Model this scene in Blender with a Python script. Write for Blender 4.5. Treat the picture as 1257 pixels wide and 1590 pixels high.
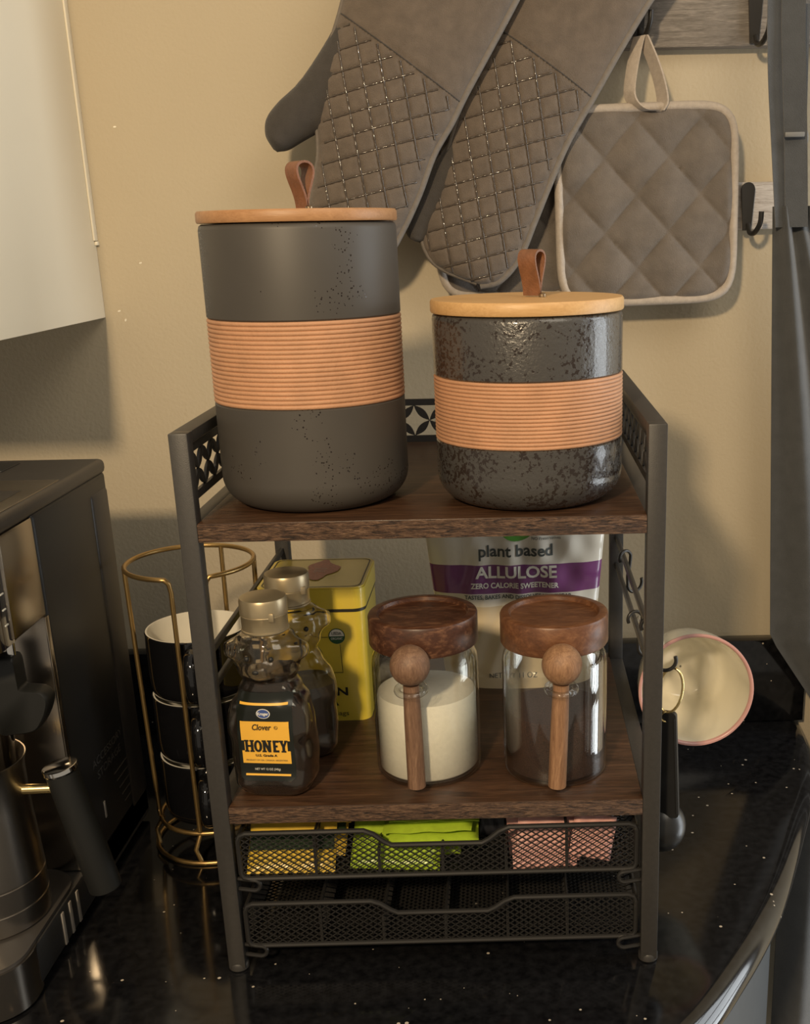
import bpy, bmesh, math, random
from mathutils import Vector, Matrix
from mathutils.bvhtree import BVHTree
random.seed(7)
PI = math.pi
sc = bpy.context.scene
for o in list(bpy.data.objects): bpy.data.objects.remove(o)
COL = sc.collection

# ------------------------------------------------------------------ camera
cd = bpy.data.cameras.new('camera'); cam = bpy.data.objects.new('camera', cd); COL.objects.link(cam)
cd.sensor_fit = 'HORIZONTAL'; cd.sensor_width = 36.0
cd.lens = 1747.24 / 1257 * 36
cd.shift_x = -182.1 / 1257; cd.shift_y = 120.04 / 1257
cd.clip_start = 0.02
yaw, pitch, roll = 0.00567, 0.31003, 0.01987
f = Vector((math.sin(yaw)*math.cos(pitch), math.cos(yaw)*math.cos(pitch), -math.sin(pitch)))
r = Vector((math.cos(yaw), -math.sin(yaw), 0)); d = f.cross(r)
r2 = r*math.cos(roll) + d*math.sin(roll); d2 = d*math.cos(roll) - r*math.sin(roll)
cam.matrix_world = Matrix(((r2.x, -d2.x, -f.x, .06437), (r2.y, -d2.y, -f.y, -.7618), (r2.z, -d2.z, -f.z, .5586), (0, 0, 0, 1)))
sc.camera = cam
# ------------------------------------------------------------------ world, lamps, exposure
wd = bpy.data.worlds.new('room_ambient'); sc.world = wd; wd.use_nodes = True
wd.node_tree.nodes['Background'].inputs[0].default_value = (1.0, .89, .74, 1)
wd.node_tree.nodes['Background'].inputs[1].default_value = .29
def area(name, loc, target, sx, sy, power, color):
    l = bpy.data.lights.new(name, 'AREA'); l.shape = 'RECTANGLE'; l.size = sx; l.size_y = sy; l.energy = power; l.color = color
    o = bpy.data.objects.new(name, l); COL.objects.link(o); o.location = loc
    o.rotation_euler = (Vector(target) - Vector(loc)).to_track_quat('-Z', 'Y').to_euler()
    return o
area('ceiling_lamp', (-.35, -1.55, 1.24), (0, .15, .35), .12, .12, 28, (1, .77, .49))
area('ceiling_fixture', (1.0, -1.2, 1.95), (-.1, .3, .4), 1.0, 1.0, 13, (1, .90, .74))
for zc in (-.45, .03, .51, .99):                                   # the four panes of a glazed door in the right-hand wall
    area('glazed_door_pane', (1.28, .15, zc), (0, .15, zc), .45, .43, 3.6, (.90, .96, 1))
sc.view_settings.view_transform = 'Standard'; sc.view_settings.look = 'None'
sc.view_settings.exposure = 0.0; sc.view_settings.gamma = 1.0; sc.view_settings.use_curve_mapping = False

# ------------------------------------------------------------------ materials
MATS = {}
def newmat(name):
    m = bpy.data.materials.new(name); m.use_nodes = True; MATS[name] = m
    nt = m.node_tree; return m, nt, nt.nodes['Principled BSDF'], nt.nodes, nt.links
def coords(nt, scale=(1, 1, 1), src='Object'):
    tc = nt.nodes.new('ShaderNodeTexCoord'); mp = nt.nodes.new('ShaderNodeMapping'); mp.inputs['Scale'].default_value = scale
    nt.links.new(tc.outputs[src], mp.inputs[0]); return mp.outputs[0]
def noise(nt, vec, scale, detail=4, rough=.55, dist=0):
    n = nt.nodes.new('ShaderNodeTexNoise'); n.inputs['Scale'].default_value = scale; n.inputs['Detail'].default_value = detail
    n.inputs['Roughness'].default_value = rough; n.inputs['Distortion'].default_value = dist
    nt.links.new(vec, n.inputs['Vector']); return n.outputs['Fac']
def voro(nt, vec, scale, out='Distance'):
    n = nt.nodes.new('ShaderNodeTexVoronoi'); n.inputs['Scale'].default_value = scale
    nt.links.new(vec, n.inputs['Vector']); return n.outputs[out]
def ramp(nt, fac, stops, mode='LINEAR'):
    n = nt.nodes.new('ShaderNodeValToRGB'); cr = n.color_ramp; cr.interpolation = mode
    while len(cr.elements) > 1: cr.elements.remove(cr.elements[-1])
    cr.elements[0].position = stops[0][0]; cr.elements[0].color = (*stops[0][1], 1)
    for p_, c_ in stops[1:]:
        e = cr.elements.new(p_); e.color = (*c_, 1)
    nt.links.new(fac, n.inputs[0]); return n.outputs[0]
def bump(nt, bs, h, dist, strength=1.0):
    b = nt.nodes.new('ShaderNodeBump'); b.inputs['Distance'].default_value = dist; b.inputs['Strength'].default_value = strength
    nt.links.new(h, b.inputs['Height']); nt.links.new(b.outputs[0], bs.inputs['Normal'])
def mth(nt, op, a, b=None):
    n = nt.nodes.new('ShaderNodeMath'); n.operation = op
    for i, v in enumerate((a, b)):
        if v is None: continue
        if isinstance(v, (int, float)): n.inputs[i].default_value = v
        else: nt.links.new(v, n.inputs[i])
    return n.outputs[0]
def mixc(nt, fac, a, b):
    n = nt.nodes.new('ShaderNodeMix'); n.data_type = 'RGBA'
    nt.links.new(fac, n.inputs[0])
    for i, v in ((6, a), (7, b)):
        if isinstance(v, tuple): n.inputs[i].default_value = (*v, 1)
        else: nt.links.new(v, n.inputs[i])
    return n.outputs[2]
def plain(name, col, rough=.5, metal=0, var=.12, nscale=60, bmp=0, bscale=400, coat=0, spec=.5, sheen=0):
    m, nt, bs, nd, lk = newmat(name); v = coords(nt)
    c0 = tuple(max(0, c*(1-var)) for c in col); c1 = tuple(min(1, c*(1+var)) for c in col)
    lk.new(ramp(nt, noise(nt, v, nscale), [(.3, c0), (.7, c1)]), bs.inputs['Base Color'])
    bs.inputs['Roughness'].default_value = rough; bs.inputs['Metallic'].default_value = metal
    bs.inputs['Coat Weight'].default_value = coat; bs.inputs['Specular IOR Level'].default_value = spec
    bs.inputs['Sheen Weight'].default_value = sheen
    if bmp: bump(nt, bs, noise(nt, v, bscale, 3), bmp)
    return m
def woodmat(name, dark, mid, light, scale=(6, 60, 60), rough=.5, bmp=.0006, nsc=4, coat=0, lo=.3, hi=.7):
    m, nt, bs, nd, lk = newmat(name); v = coords(nt, scale)
    n1 = noise(nt, v, nsc, 6, .65, 1.2); n2 = noise(nt, v, nsc*5, 4, .6, .4)
    s = mth(nt, 'ADD', mth(nt, 'MULTIPLY', n1, .65), mth(nt, 'MULTIPLY', n2, .35))
    lk.new(ramp(nt, s, [(lo, dark), ((lo+hi)/2, mid), (hi, light)]), bs.inputs['Base Color'])
    bs.inputs['Roughness'].default_value = rough; bs.inputs['Coat Weight'].default_value = coat
    bump(nt, bs, s, bmp); return m

plain('wall_paint', (.47, .395, .275), .75, var=.04, nscale=3, bmp=.0004, bscale=250)
plain('cabinet_white', (.88, .80, .63), .45, var=.02, nscale=3)
plain('slate_paint', (.055, .062, .068), .5, var=.04)
plain('floor_tile', (.22, .20, .17), .5, var=.15, nscale=6)
plain('black_metal', (.040, .037, .034), .42, .0, var=.1, nscale=300, bmp=.0001, bscale=1500)
plain('wire_black', (.03, .028, .026), .35, .3, var=.05)
plain('gold_wire', (.50, .33, .13), .36, .9, var=.06)
plain('bright_gold', (.85, .66, .30), .2, 1, var=.05)
plain('clay', (.50, .265, .145), .62, var=.10, nscale=45, bmp=.0004, bscale=300)
woodmat('bamboo', (.50, .29, .115), (.60, .36, .15), (.68, .43, .19), (5, 60, 60), .45, .0002)
plain('leather', (.20, .085, .04), .5, var=.2, nscale=150, bmp=.0004, bscale=600)
plain('screw_metal', (.4, .32, .22), .3, 1)
woodmat('bamboo_red', (.33, .165, .07), (.41, .215, .095), (.48, .26, .12), (5, 60, 60), .45, .0002)
woodmat('shelf_wood', (.020, .010, .0055), (.055, .026, .013), (.11, .055, .028), (3, 34, 34), .38, .0003, 4, lo=.35, hi=.68)
woodmat('shelf_edge', (.018, .010, .006), (.095, .050, .028), (.20, .115, .066), (9, 55, 70), .55, .003, 7, lo=.40, hi=.58)
woodmat('acacia_dark', (.030, .012, .007), (.075, .029, .015), (.24, .115, .058), (9, 26, 26), .4, .0002, 3)
woodmat('acacia_red', (.075, .030, .014), (.145, .060, .027), (.26, .12, .055), (12, 36, 30), .4, .0002, 3)
woodmat('spoon_wood', (.10, .050, .028), (.19, .105, .062), (.31, .185, .11), (90, 90, 10), .55, .0003, 3)
woodmat('spoon_wood_light', (.15, .072, .036), (.29, .155, .080), (.43, .25, .135), (90, 90, 10), .55, .0003, 3)
woodmat('board_grey', (.10, .085, .070), (.20, .175, .150), (.34, .30, .26), (5, 60, 60), .7, .001, 5)
woodmat('board_white', (.22, .17, .13), (.48, .43, .38), (.66, .62, .57), (6, 20, 70), .6, .001, 5)
plain('sugar', (.95, .92, .82), .7, var=.04, nscale=300, bmp=.0004, bscale=1500)
plain('honey', (.014, .005, .0028), .10, var=.2, nscale=30, coat=.3)
plain('cap_bronze', (.50, .41, .26), .36, .75, var=.05)
plain('label_black', (.012, .014, .011), .25, var=.05)
plain('label_yellow', (.85, .47, .06), .4, var=.03)
plain('ink_black', (.010, .010, .009), .5, var=.02)
plain('ink_grey', (.06, .07, .065), .5, var=.02)
plain('ink_white', (.80, .78, .70), .5, var=.02)
plain('ink_blue', (.05, .09, .28), .4, var=.02)
plain('ink_green', (.10, .34, .04), .4, var=.02)
plain('ink_dark_green', (.02, .09, .03), .4, var=.02)
plain('ink_rose', (.48, .13, .10), .4, var=.2, nscale=400)
plain('tin_yellow', (.70, .53, .055), .30, var=.03, coat=.4)
plain('tin_line', (.02, .018, .010), .4)
plain('mug_black', (.006, .006, .007), .07, var=.02, coat=.5)
plain('mug_white', (.78, .75, .66), .25, var=.02)
plain('mug_cream', (.80, .75, .60), .16, var=.02, coat=.6)
plain('mug_pink', (.55, .30, .27), .25, var=.05)
plain('machine_black', (.018, .018, .018), .42, var=.1, nscale=500, bmp=.00008, bscale=2500)
plain('machine_top', (.045, .040, .036), .40, var=.06)
plain('rubber', (.009, .0095, .009), .5, var=.05)
plain('panel_black', (.012, .013, .02), .1, coat=1)
plain('stainless', (.42, .37, .31), .26, 1, var=.08, nscale=8)
plain('chrome', (.80, .78, .74), .10, 1, var=.02)
plain('steel_bar', (.55, .50, .44), .4, .6, var=.05)
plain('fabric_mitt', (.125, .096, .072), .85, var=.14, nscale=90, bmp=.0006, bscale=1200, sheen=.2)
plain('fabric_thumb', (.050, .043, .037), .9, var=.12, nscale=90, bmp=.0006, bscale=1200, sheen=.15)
plain('fabric_piping', (.17, .145, .12), .85, var=.1, nscale=200, bmp=.0003, bscale=1500)
plain('silicone', (.075, .058, .044), .16, var=.05, coat=.6)
plain('fabric_pad', (.135, .112, .092), .8, var=.16, nscale=60, bmp=.0006, bscale=1000, sheen=.3)
plain('fabric_bind', (.42, .36, .30), .85, var=.1, nscale=200, bmp=.0004, bscale=1200)
plain('apron_cloth', (.060, .062, .064), .85, var=.12, nscale=60, bmp=.0005, bscale=1200, sheen=.3)
plain('apron_buckle', (.16, .16, .155), .5, var=.05)
plain('spoon_black', (.014, .014, .014), .32, var=.05)
plain('packet_yellow', (.75, .50, .06), .3, var=.06)
plain('packet_gold_dark', (.025, .05, .02), .35)
plain('packet_green', (.36, .50, .035), .28, var=.12, nscale=120)
plain('packet_pink', (.72, .38, .33), .5, var=.08)
plain('packet_pink_pale', (.55, .33, .34), .45, var=.08)
plain('packet_black', (.012, .012, .016), .3)
plain('vent_ink', (.09, .085, .08), .5)
plain('paint_chip', (.80, .74, .60), .7)
plain('coffee_grounds', (.060, .028, .018), .75, var=.5, nscale=900, bmp=.0014, bscale=1100)
# black granite with sparse pale flakes
m, nt, bs, nd, lk = newmat('granite'); v = coords(nt)
vc = nd.new('ShaderNodeTexVoronoi'); vc.inputs['Scale'].default_value = 170; lk.new(v, vc.inputs['Vector'])
sep = nd.new('ShaderNodeSeparateColor'); lk.new(vc.outputs['Color'], sep.inputs[0])
pick = mth(nt, 'GREATER_THAN', sep.outputs[0], .945)
near = mth(nt, 'LESS_THAN', vc.outputs['Distance'], mth(nt, 'MULTIPLY', sep.outputs[1], .26))
fl = mth(nt, 'MULTIPLY', pick, near)
base = ramp(nt, noise(nt, v, 120), [(.35, (.0035, .0035, .004)), (.7, (.010, .010, .011))])
lk.new(mixc(nt, fl, base, (.42, .36, .28)), bs.inputs['Base Color']); bs.inputs['Roughness'].default_value = .10
# glazes of the two canisters
m, nt, bs, nd, lk = newmat('glaze_matte'); v = coords(nt)
cl = noise(nt, v, 22, 3); pit = voro(nt, v, 420); mask = mth(nt, 'MULTIPLY', mth(nt, 'LESS_THAN', pit, mth(nt, 'MULTIPLY', noise(nt, v, 400, 1), .42)), mth(nt, 'GREATER_THAN', cl, .57))
lk.new(mixc(nt, mask, ramp(nt, noise(nt, v, 8), [(.3, (.056, .050, .043)), (.7, (.072, .064, .055))]), (.018, .013, .010)), bs.inputs['Base Color'])
lk.new(mixc(nt, mask, (.50, .50, .50), (.12, .12, .12)), bs.inputs['Roughness'])
bump(nt, bs, mth(nt, 'MULTIPLY', mask, -1), .0006)
m, nt, bs, nd, lk = newmat('glaze_speckled'); v = coords(nt)
zone = noise(nt, v, 26, 3); sp = noise(nt, v, 330, 4, .6); sm = mth(nt, 'GREATER_THAN', mth(nt, 'ADD', sp, mth(nt, 'MULTIPLY', zone, .55)), .83)
lk.new(mixc(nt, sm, (.060, .056, .052), (.026, .018, .014)), bs.inputs['Base Color'])
lk.new(mixc(nt, sm, (.30, .30, .30), (.14, .14, .14)), bs.inputs['Roughness']); bs.inputs['Coat Weight'].default_value = .35
bump(nt, bs, noise(nt, v, 420, 3), .0006, .7)
# thin clear glass / clear plastic: see-through, mirror at grazing angles
def thin_glass(name, tint, base, power, gain):
    m, nt, bs, nd, lk = newmat(name); nd.remove(bs)
    tr = nd.new('ShaderNodeBsdfTransparent'); tr.inputs[0].default_value = (*tint, 1)
    gl = nd.new('ShaderNodeBsdfGlossy'); gl.inputs['Roughness'].default_value = .03
    lw = nd.new('ShaderNodeLayerWeight'); lw.inputs['Blend'].default_value = .5
    fac = mth(nt, 'ADD', base, mth(nt, 'MULTIPLY', mth(nt, 'POWER', lw.outputs['Facing'], power), gain))
    mx = nd.new('ShaderNodeMixShader'); lk.new(fac, mx.inputs[0]); lk.new(tr.outputs[0], mx.inputs[1]); lk.new(gl.outputs[0], mx.inputs[2])
    lk.new(mx.outputs[0], nd['Material Output'].inputs[0])
thin_glass('clear_glass', (.98, .98, .96), .07, 2.6, .85)
m, nt, bs, nd, lk = newmat('clear_plastic'); v = coords(nt)
bs.inputs['Base Color'].default_value = (.95, .90, .80, 1); bs.inputs['Transmission Weight'].default_value = .994
bs.inputs['Roughness'].default_value = .02; bs.inputs['IOR'].default_value = 1.40
# printed pouch: colours by height on the pouch
m, nt, bs, nd, lk = newmat('pouch_print'); tc = nd.new('ShaderNodeTexCoord'); sx = nd.new('ShaderNodeSeparateXYZ'); lk.new(tc.outputs['Object'], sx.inputs[0])
hz = mth(nt, 'MULTIPLY', sx.outputs[2], 4)
lk.new(ramp(nt, hz, [(0, (.62, .52, .36)), (.306, (.74, .70, .61)), (.354, (.185, .045, .175)), (.458, (.74, .70, .61))], 'CONSTANT'), bs.inputs['Base Color'])
bs.inputs['Roughness'].default_value = .28; bs.inputs['Coat Weight'].default_value = .3

# ------------------------------------------------------------------ mesh helpers
class G:
    def __init__(s): s.v = []; s.f = []
    def add(s, vs, fs):
        b = len(s.v); s.v += [tuple(x) for x in vs]; s.f += [tuple(i+b for i in q) for q in fs]; return s
    def box(s, x0, x1, y0, y1, z0, z1):
        return s.add([(x0,y0,z0),(x1,y0,z0),(x1,y1,z0),(x0,y1,z0),(x0,y0,z1),(x1,y0,z1),(x1,y1,z1),(x0,y1,z1)],
                     [(0,3,2,1),(4,5,6,7),(0,1,5,4),(1,2,6,5),(2,3,7,6),(3,0,4,7)])
    def bbox(s, x0, x1, y0, y1, z0, z1, bev, seg=2):
        bm = bmesh.new(); bmesh.ops.create_cube(bm, size=1)
        for v in bm.verts: v.co = ((x0+x1)/2+v.co.x*(x1-x0), (y0+y1)/2+v.co.y*(y1-y0), (z0+z1)/2+v.co.z*(z1-z0))
        bmesh.ops.bevel(bm, geom=bm.edges[:], offset=bev, segments=seg, profile=.5, affect='EDGES')
        bm.verts.index_update(); s.add([v.co[:] for v in bm.verts], [[v.index for v in fc.verts] for fc in bm.faces]); bm.free(); return s
    def lathe(s, prof, n=64, c=(0, 0), capb=True, capt=True):
        vs = []; fs = []
        for (r_, z) in prof:
            for i in range(n):
                a = 2*PI*i/n; vs.append((c[0]+r_*math.cos(a), c[1]+r_*math.sin(a), z))
        for k in range(len(prof)-1):
            for i in range(n):
                j = (i+1) % n; fs.append((k*n+i, k*n+j, (k+1)*n+j, (k+1)*n+i))
        if capb: fs.append(tuple(range(n-1, -1, -1)))
        if capt: b = (len(prof)-1)*n; fs.append(tuple(range(b, b+n)))
        return s.add(vs, fs)
    def tube(s, path, rad, n=8, closed=False, ry=None):
        P = [Vector(p) for p in path]; m_ = len(P); vs = []; fs = []; up = None
        for i in range(m_):
            a = P[(i-1) % m_] if (closed or i > 0) else P[i]; b = P[(i+1) % m_] if (closed or i < m_-1) else P[i]
            t = (b-a).normalized()
            if up is None:
                up = Vector((0, 0, 1)) if abs(t.z) < .9 else Vector((1, 0, 0))
            sd = t.cross(up)
            if sd.length < 1e-6: sd = t.orthogonal()
            sd.normalize(); up = sd.cross(t).normalized()
            rr = rad[i] if isinstance(rad, (list, tuple)) else rad
            for k in range(n):
                an = 2*PI*k/n; vs.append(P[i] + sd*(rr*math.cos(an)) + up*((ry if ry else rr)*math.sin(an)))
        for i in range(m_ if closed else m_-1):
            for k in range(n):
                k2 = (k+1) % n; i2 = (i+1) % m_; fs.append((i*n+k, i*n+k2, i2*n+k2, i2*n+k))
        if not closed: fs.append(tuple(range(n-1, -1, -1))); fs.append(tuple(range((m_-1)*n, m_*n)))
        return s.add(vs, fs)
    def prism(s, poly, frame, d0, d1):
        """poly: 2-D outline (ccw); frame: origin, u, v, w ; extruded along w from d0 to d1"""
        o, u, v, w = [Vector(q) for q in frame]; n = len(poly)
        vs = [o+u*a+v*b+w*d0 for a, b in poly]+[o+u*a+v*b+w*d1 for a, b in poly]
        fs = [tuple(range(n-1, -1, -1)), tuple(range(n, 2*n))]+[(i, (i+1) % n, n+(i+1) % n, n+i) for i in range(n)]
        return s.add(vs, fs)
    def grid(s, fn, nu, nv, closeu=False):
        vs = [fn(i/(nu if closeu else nu-1), j/(nv-1)) for j in range(nv) for i in range(nu)]
        fs = [(j*nu+i, j*nu+(i+1) % nu, (j+1)*nu+(i+1) % nu, (j+1)*nu+i) for j in range(nv-1) for i in range(nu if closeu else nu-1)]
        return s.add(vs, fs)
    def sphere(s, c, rx, ry=None, rz=None, n=24, m_=14):
        ry = ry or rx; rz = rz or rx
        return s.grid(lambda u, v: (c[0]+rx*math.sin(PI*max(1e-3, min(.999, v)))*math.cos(2*PI*u), c[1]+ry*math.sin(PI*max(1e-3, min(.999, v)))*math.sin(2*PI*u), c[2]-rz*math.cos(PI*v)), n, m_, True)
    def bvh(s): return BVHTree.FromPolygons([Vector(v) for v in s.v], s.f)
    def build(s, name, mat, parent=None, smooth=40, kind=None, label=None):
        me = bpy.data.meshes.new(name); me.from_pydata(s.v, [], s.f); me.validate(); me.update()
        bm = bmesh.new(); bm.from_mesh(me); bmesh.ops.recalc_face_normals(bm, faces=bm.faces[:]); bm.to_mesh(me); bm.free()
        if smooth:
            for p_ in me.polygons: p_.use_smooth = True
            me.set_sharp_from_angle(angle=math.radians(smooth))
        me.materials.append(MATS[mat]); o = bpy.data.objects.new(name, me); COL.objects.link(o)
        if parent: o.parent = parent
        if kind: o['kind'] = kind
        if label: o['label'] = label
        return o
def thing(name, label, cat, loc=(0, 0, 0), rz=0, group=None):
    o = bpy.data.objects.new(name, None); COL.objects.link(o); o.location = loc; o.rotation_euler = (0, 0, rz); o.empty_display_size = .02
    o['label'] = label; o['category'] = cat
    if group: o['group'] = group
    return o
def tag(o, label, cat, group=None):
    o['label'] = label; o['category'] = cat
    if group: o['group'] = group
    return o
def struct(o): o['kind'] = 'structure'; return o
def catmull(pts, n):
    P = [Vector(p) for p in pts]; P = [P[0]*2-P[1]]+P+[P[-1]*2-P[-2]]; out = []; m_ = len(pts)-1
    for k in range(n):
        t = k/(n-1)*m_; i = min(int(t), m_-1); t -= i; a, b, c, d_ = P[i:i+4]
        out.append(.5*((2*b)+(c-a)*t+(2*a-5*b+4*c-d_)*t*t+(3*b-a-3*c+d_)*t**3))
    return out
def lens(p0, p1, w, n=7):
    p0 = Vector(p0); p1 = Vector(p1); t = (p1-p0); nrm = Vector((-t.y, t.x)).normalized()
    a = [p0+t*(i/n)+nrm*(w/2*math.sin(PI*i/n)) for i in range(n+1)]
    b = [p0+t*(i/n)-nrm*(w/2*math.sin(PI*i/n)) for i in range(n-1, 0, -1)]
    return [(q.x, q.y) for q in (a+b)][::-1]
def rrect(x0, x1, y0, y1, rad, n=6):
    out = []
    for cx, cy, a0 in ((x1-rad, y0+rad, -90), (x1-rad, y1-rad, 0), (x0+rad, y1-rad, 90), (x0+rad, y0+rad, 180)):
        for k in range(n+1):
            a = math.radians(a0+90*k/n); out.append((cx+rad*math.cos(a), cy+rad*math.sin(a)))
    return out
def text_mesh(body, size, bold=0.0, align='CENTER', width=None, spacing=1.0, shear=0.0):
    """flat lettering: list of 2-D verts and faces, centred, scaled to a given width when asked"""
    cu = bpy.data.curves.new('t', 'FONT'); cu.body = body; cu.size = size; cu.align_x = align; cu.align_y = 'CENTER'
    cu.offset = bold; cu.space_character = spacing; cu.resolution_u = 3; cu.shear = shear
    o = bpy.data.objects.new('t', cu); COL.objects.link(o)
    dg = bpy.context.evaluated_depsgraph_get(); me = bpy.data.meshes.new_from_object(o.evaluated_get(dg))
    V = [(v.co.x, v.co.y) for v in me.vertices]; F = [tuple(p_.vertices) for p_ in me.polygons]
    bpy.data.objects.remove(o); bpy.data.curves.remove(cu); bpy.data.meshes.remove(me)
    if width:
        xs = [a for a, b in V]; k = width/(max(xs)-min(xs)); mid = (max(xs)+min(xs))/2
        V = [((a-mid)*k, b) for a, b in V]
    return V, F
def flat_text(name, body, size, fn, mat, parent, **kw):
    V, F = text_mesh(body, size, **kw); g = G(); g.add([fn(a, b) for a, b in V], F)
    return g.build(name, mat, parent, smooth=0)
def on_surface(bvh, off, y0=-1.0):
    """maps local (x,z) to a point on the -Y side of a surface"""
    def fn(x, z):
        h = bvh.ray_cast(Vector((x, y0, z)), Vector((0, 1, 0)))
        return (x, (h[0].y if h[0] else 0)-off, z)
    return fn
def copy_tree(o, parent=None):
    c = o.copy(); COL.objects.link(c); c.parent = parent
    for ch in list(o.children): copy_tree(ch, c)
    return c
def diamond_mesh(g, poly, frame, a, b, w, t, closed_clip=True):
    """expanded-metal sheet: two families of thin diagonal strands clipped to an outline"""
    o, u, v, n_ = [Vector(q) for q in frame]
    xs = [p_[0] for p_ in poly]; ys = [p_[1] for p_ in poly]; x0, x1, y0, y1 = min(xs), max(xs), min(ys), max(ys)
    for sg in (1, -1):
        sl = sg*b/a; k0 = math.floor((y0-max(sl*x0, sl*x1))/b)-1; k1 = math.ceil((y1-min(sl*x0, sl*x1))/b)+1
        for k in range(k0, k1+1):
            c = k*b; hits = []
            for i in range(len(poly)):
                (ax, ay), (bx, by) = poly[i], poly[(i+1) % len(poly)]
                fa = ay-sl*ax-c; fb = by-sl*bx-c
                if (fa < 0) != (fb < 0):
                    q = fa/(fa-fb); hits.append(ax+(bx-ax)*q)
            hits.sort()
            for i in range(0, len(hits)-1, 2):
                h0, h1 = hits[i], hits[i+1]
                if h1-h0 < .0006: continue
                p0 = o+u*h0+v*(sl*h0+c); p1 = o+u*h1+v*(sl*h1+c); dr = (p1-p0).normalized(); sd = n_.cross(dr).normalized()*(w/2); nn = n_*(t/2)
                vs = [p0-sd-nn, p0+sd-nn, p0+sd+nn, p0-sd+nn, p1-sd-nn, p1+sd-nn, p1+sd+nn, p1-sd+nn]
                g.add(vs, [(0, 1, 5, 4), (1, 2, 6, 5), (2, 3, 7, 6), (3, 0, 4, 7)])

# ------------------------------------------------------------------ the setting
YW = .471
struct(G().box(-1.6, 1.3, YW, YW+.1, -.9, 1.5).build('wall_back', 'wall_paint', smooth=0))
wall = bpy.data.objects['wall_back']
for (x, z, a) in ((-.3504, .4835, .3), (-.3448, .474, 1.2), (-.3219, .532, .2), (-.3318, .6646, .1)):
    g = G(); g.prism([(math.cos(q)*.0016, math.sin(q)*.0009) for q in [k*PI/4 for k in range(8)]], ((x, YW, z), (math.cos(a), 0, math.sin(a)), (-math.sin(a), 0, math.cos(a)), (0, -1, 0)), 0, .0005)
    g.build('paint_chip', 'paint_chip', wall)
struct(G().box(-1.6, 2.2, -2.2, YW+.1, -.95, -.9).build('floor', 'floor_tile', smooth=0))
# countertop with a big rounded front corner and a bullnose edge
edge = catmull([(.400, .471, 0), (.392, .39, 0), (.370, .290, 0), (.3414, .2107, 0), (.3017, .110, 0), (.2744, .0523, 0), (.2407, -.0072, 0), (.1964, -.0738, 0), (.145, -.125, 0), (.075, -.170, 0), (-.02, -.205, 0), (-.14, -.225, 0), (-.32, -.232, 0), (-1.5, -.232, 0)], 120)
g = G(); n = len(edge); th = .032; K = 9; vs = []; fs = []
for i, p_ in enumerate(edge):
    a = edge[max(0, i-1)]; b = edge[min(n-1, i+1)]; t = (b-a).normalized(); out = Vector((-t.y, t.x, 0))
    if i == 0: out = Vector((1, 0, 0))
    for k in range(K):
        an = PI/2-PI*k/(K-1); q = p_-out*(th/2)+out*(th/2*math.cos(an)); vs.append((q.x, q.y if i else YW, -th/2+th/2*math.sin(an)))
vs += [(-1.5, YW, 0), (-1.5, YW, -th)]
for i in range(n-1):
    for k in range(K-1): fs.append((i*K+k, i*K+k+1, (i+1)*K+k+1, (i+1)*K+k))
fs.append(tuple([i*K for i in range(n)]+[n*K])); fs.append(tuple([i*K+K-1 for i in range(n)][::-1]+[n*K+1][::-1]))
g.add(vs, fs); ct = struct(g.build('countertop', 'granite', smooth=50)); ct['label'] = 'polished black granite countertop with rounded corner'
bsp = G().bbox(-1.5, .399, YW-.02, YW, .0, .102, .002).build('backsplash', 'granite'); struct(bsp)

# base cabinet under the rounded worktop
inset = []
for i, p_ in enumerate(edge):
    a = edge[max(0, i-1)]; b = edge[min(n-1, i+1)]; t = (b-a).normalized(); q = p_-Vector((-t.y, t.x, 0))*.035; inset.append((q.x, min(q.y, YW-.001)))
base_cab = thing('base_cabinet', 'dark slate base cabinet under the granite countertop', 'cabinet', (0, 0, -.9))
G().prism(inset[::2]+[(-1.45, YW-.001)], ((0, 0, 0), (1, 0, 0), (0, 1, 0), (0, 0, 1)), .09, .867).build('body', 'slate_paint', base_cab, 30)
ins2 = [(x*.97-.02, min(y+.05, YW-.004)) for x, y in inset[4:-2:2]]
G().prism(ins2+[(-1.40, YW-.004), (ins2[0][0], YW-.004)], ((0, 0, 0), (1, 0, 0), (0, 1, 0), (0, 0, 1)), .0, .09).build('toe_kick', 'machine_black', base_cab, 30)
# wall cabinet, right side panel in view
t = thing('wall_cabinet', 'white wall cabinet hung above the coffee machine', 'cabinet', (-.3655, YW, .477))
G().bbox(-.40, 0, -.30, 0, 0, .75, .001).build('body', 'cabinet_white', t)
G().bbox(0, .0022, -.009, 0, .078, .75, .0006).build('scribe_strip', 'cabinet_white', t)
G().bbox(0.0, .0032, -.006, 0, .0735, .0775, .0006).build('paint_drip', 'cabinet_white', t)
G().bbox(-.40, 0, -.322, -.302, .002, .75, .002).build('door', 'cabinet_white', t)

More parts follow.
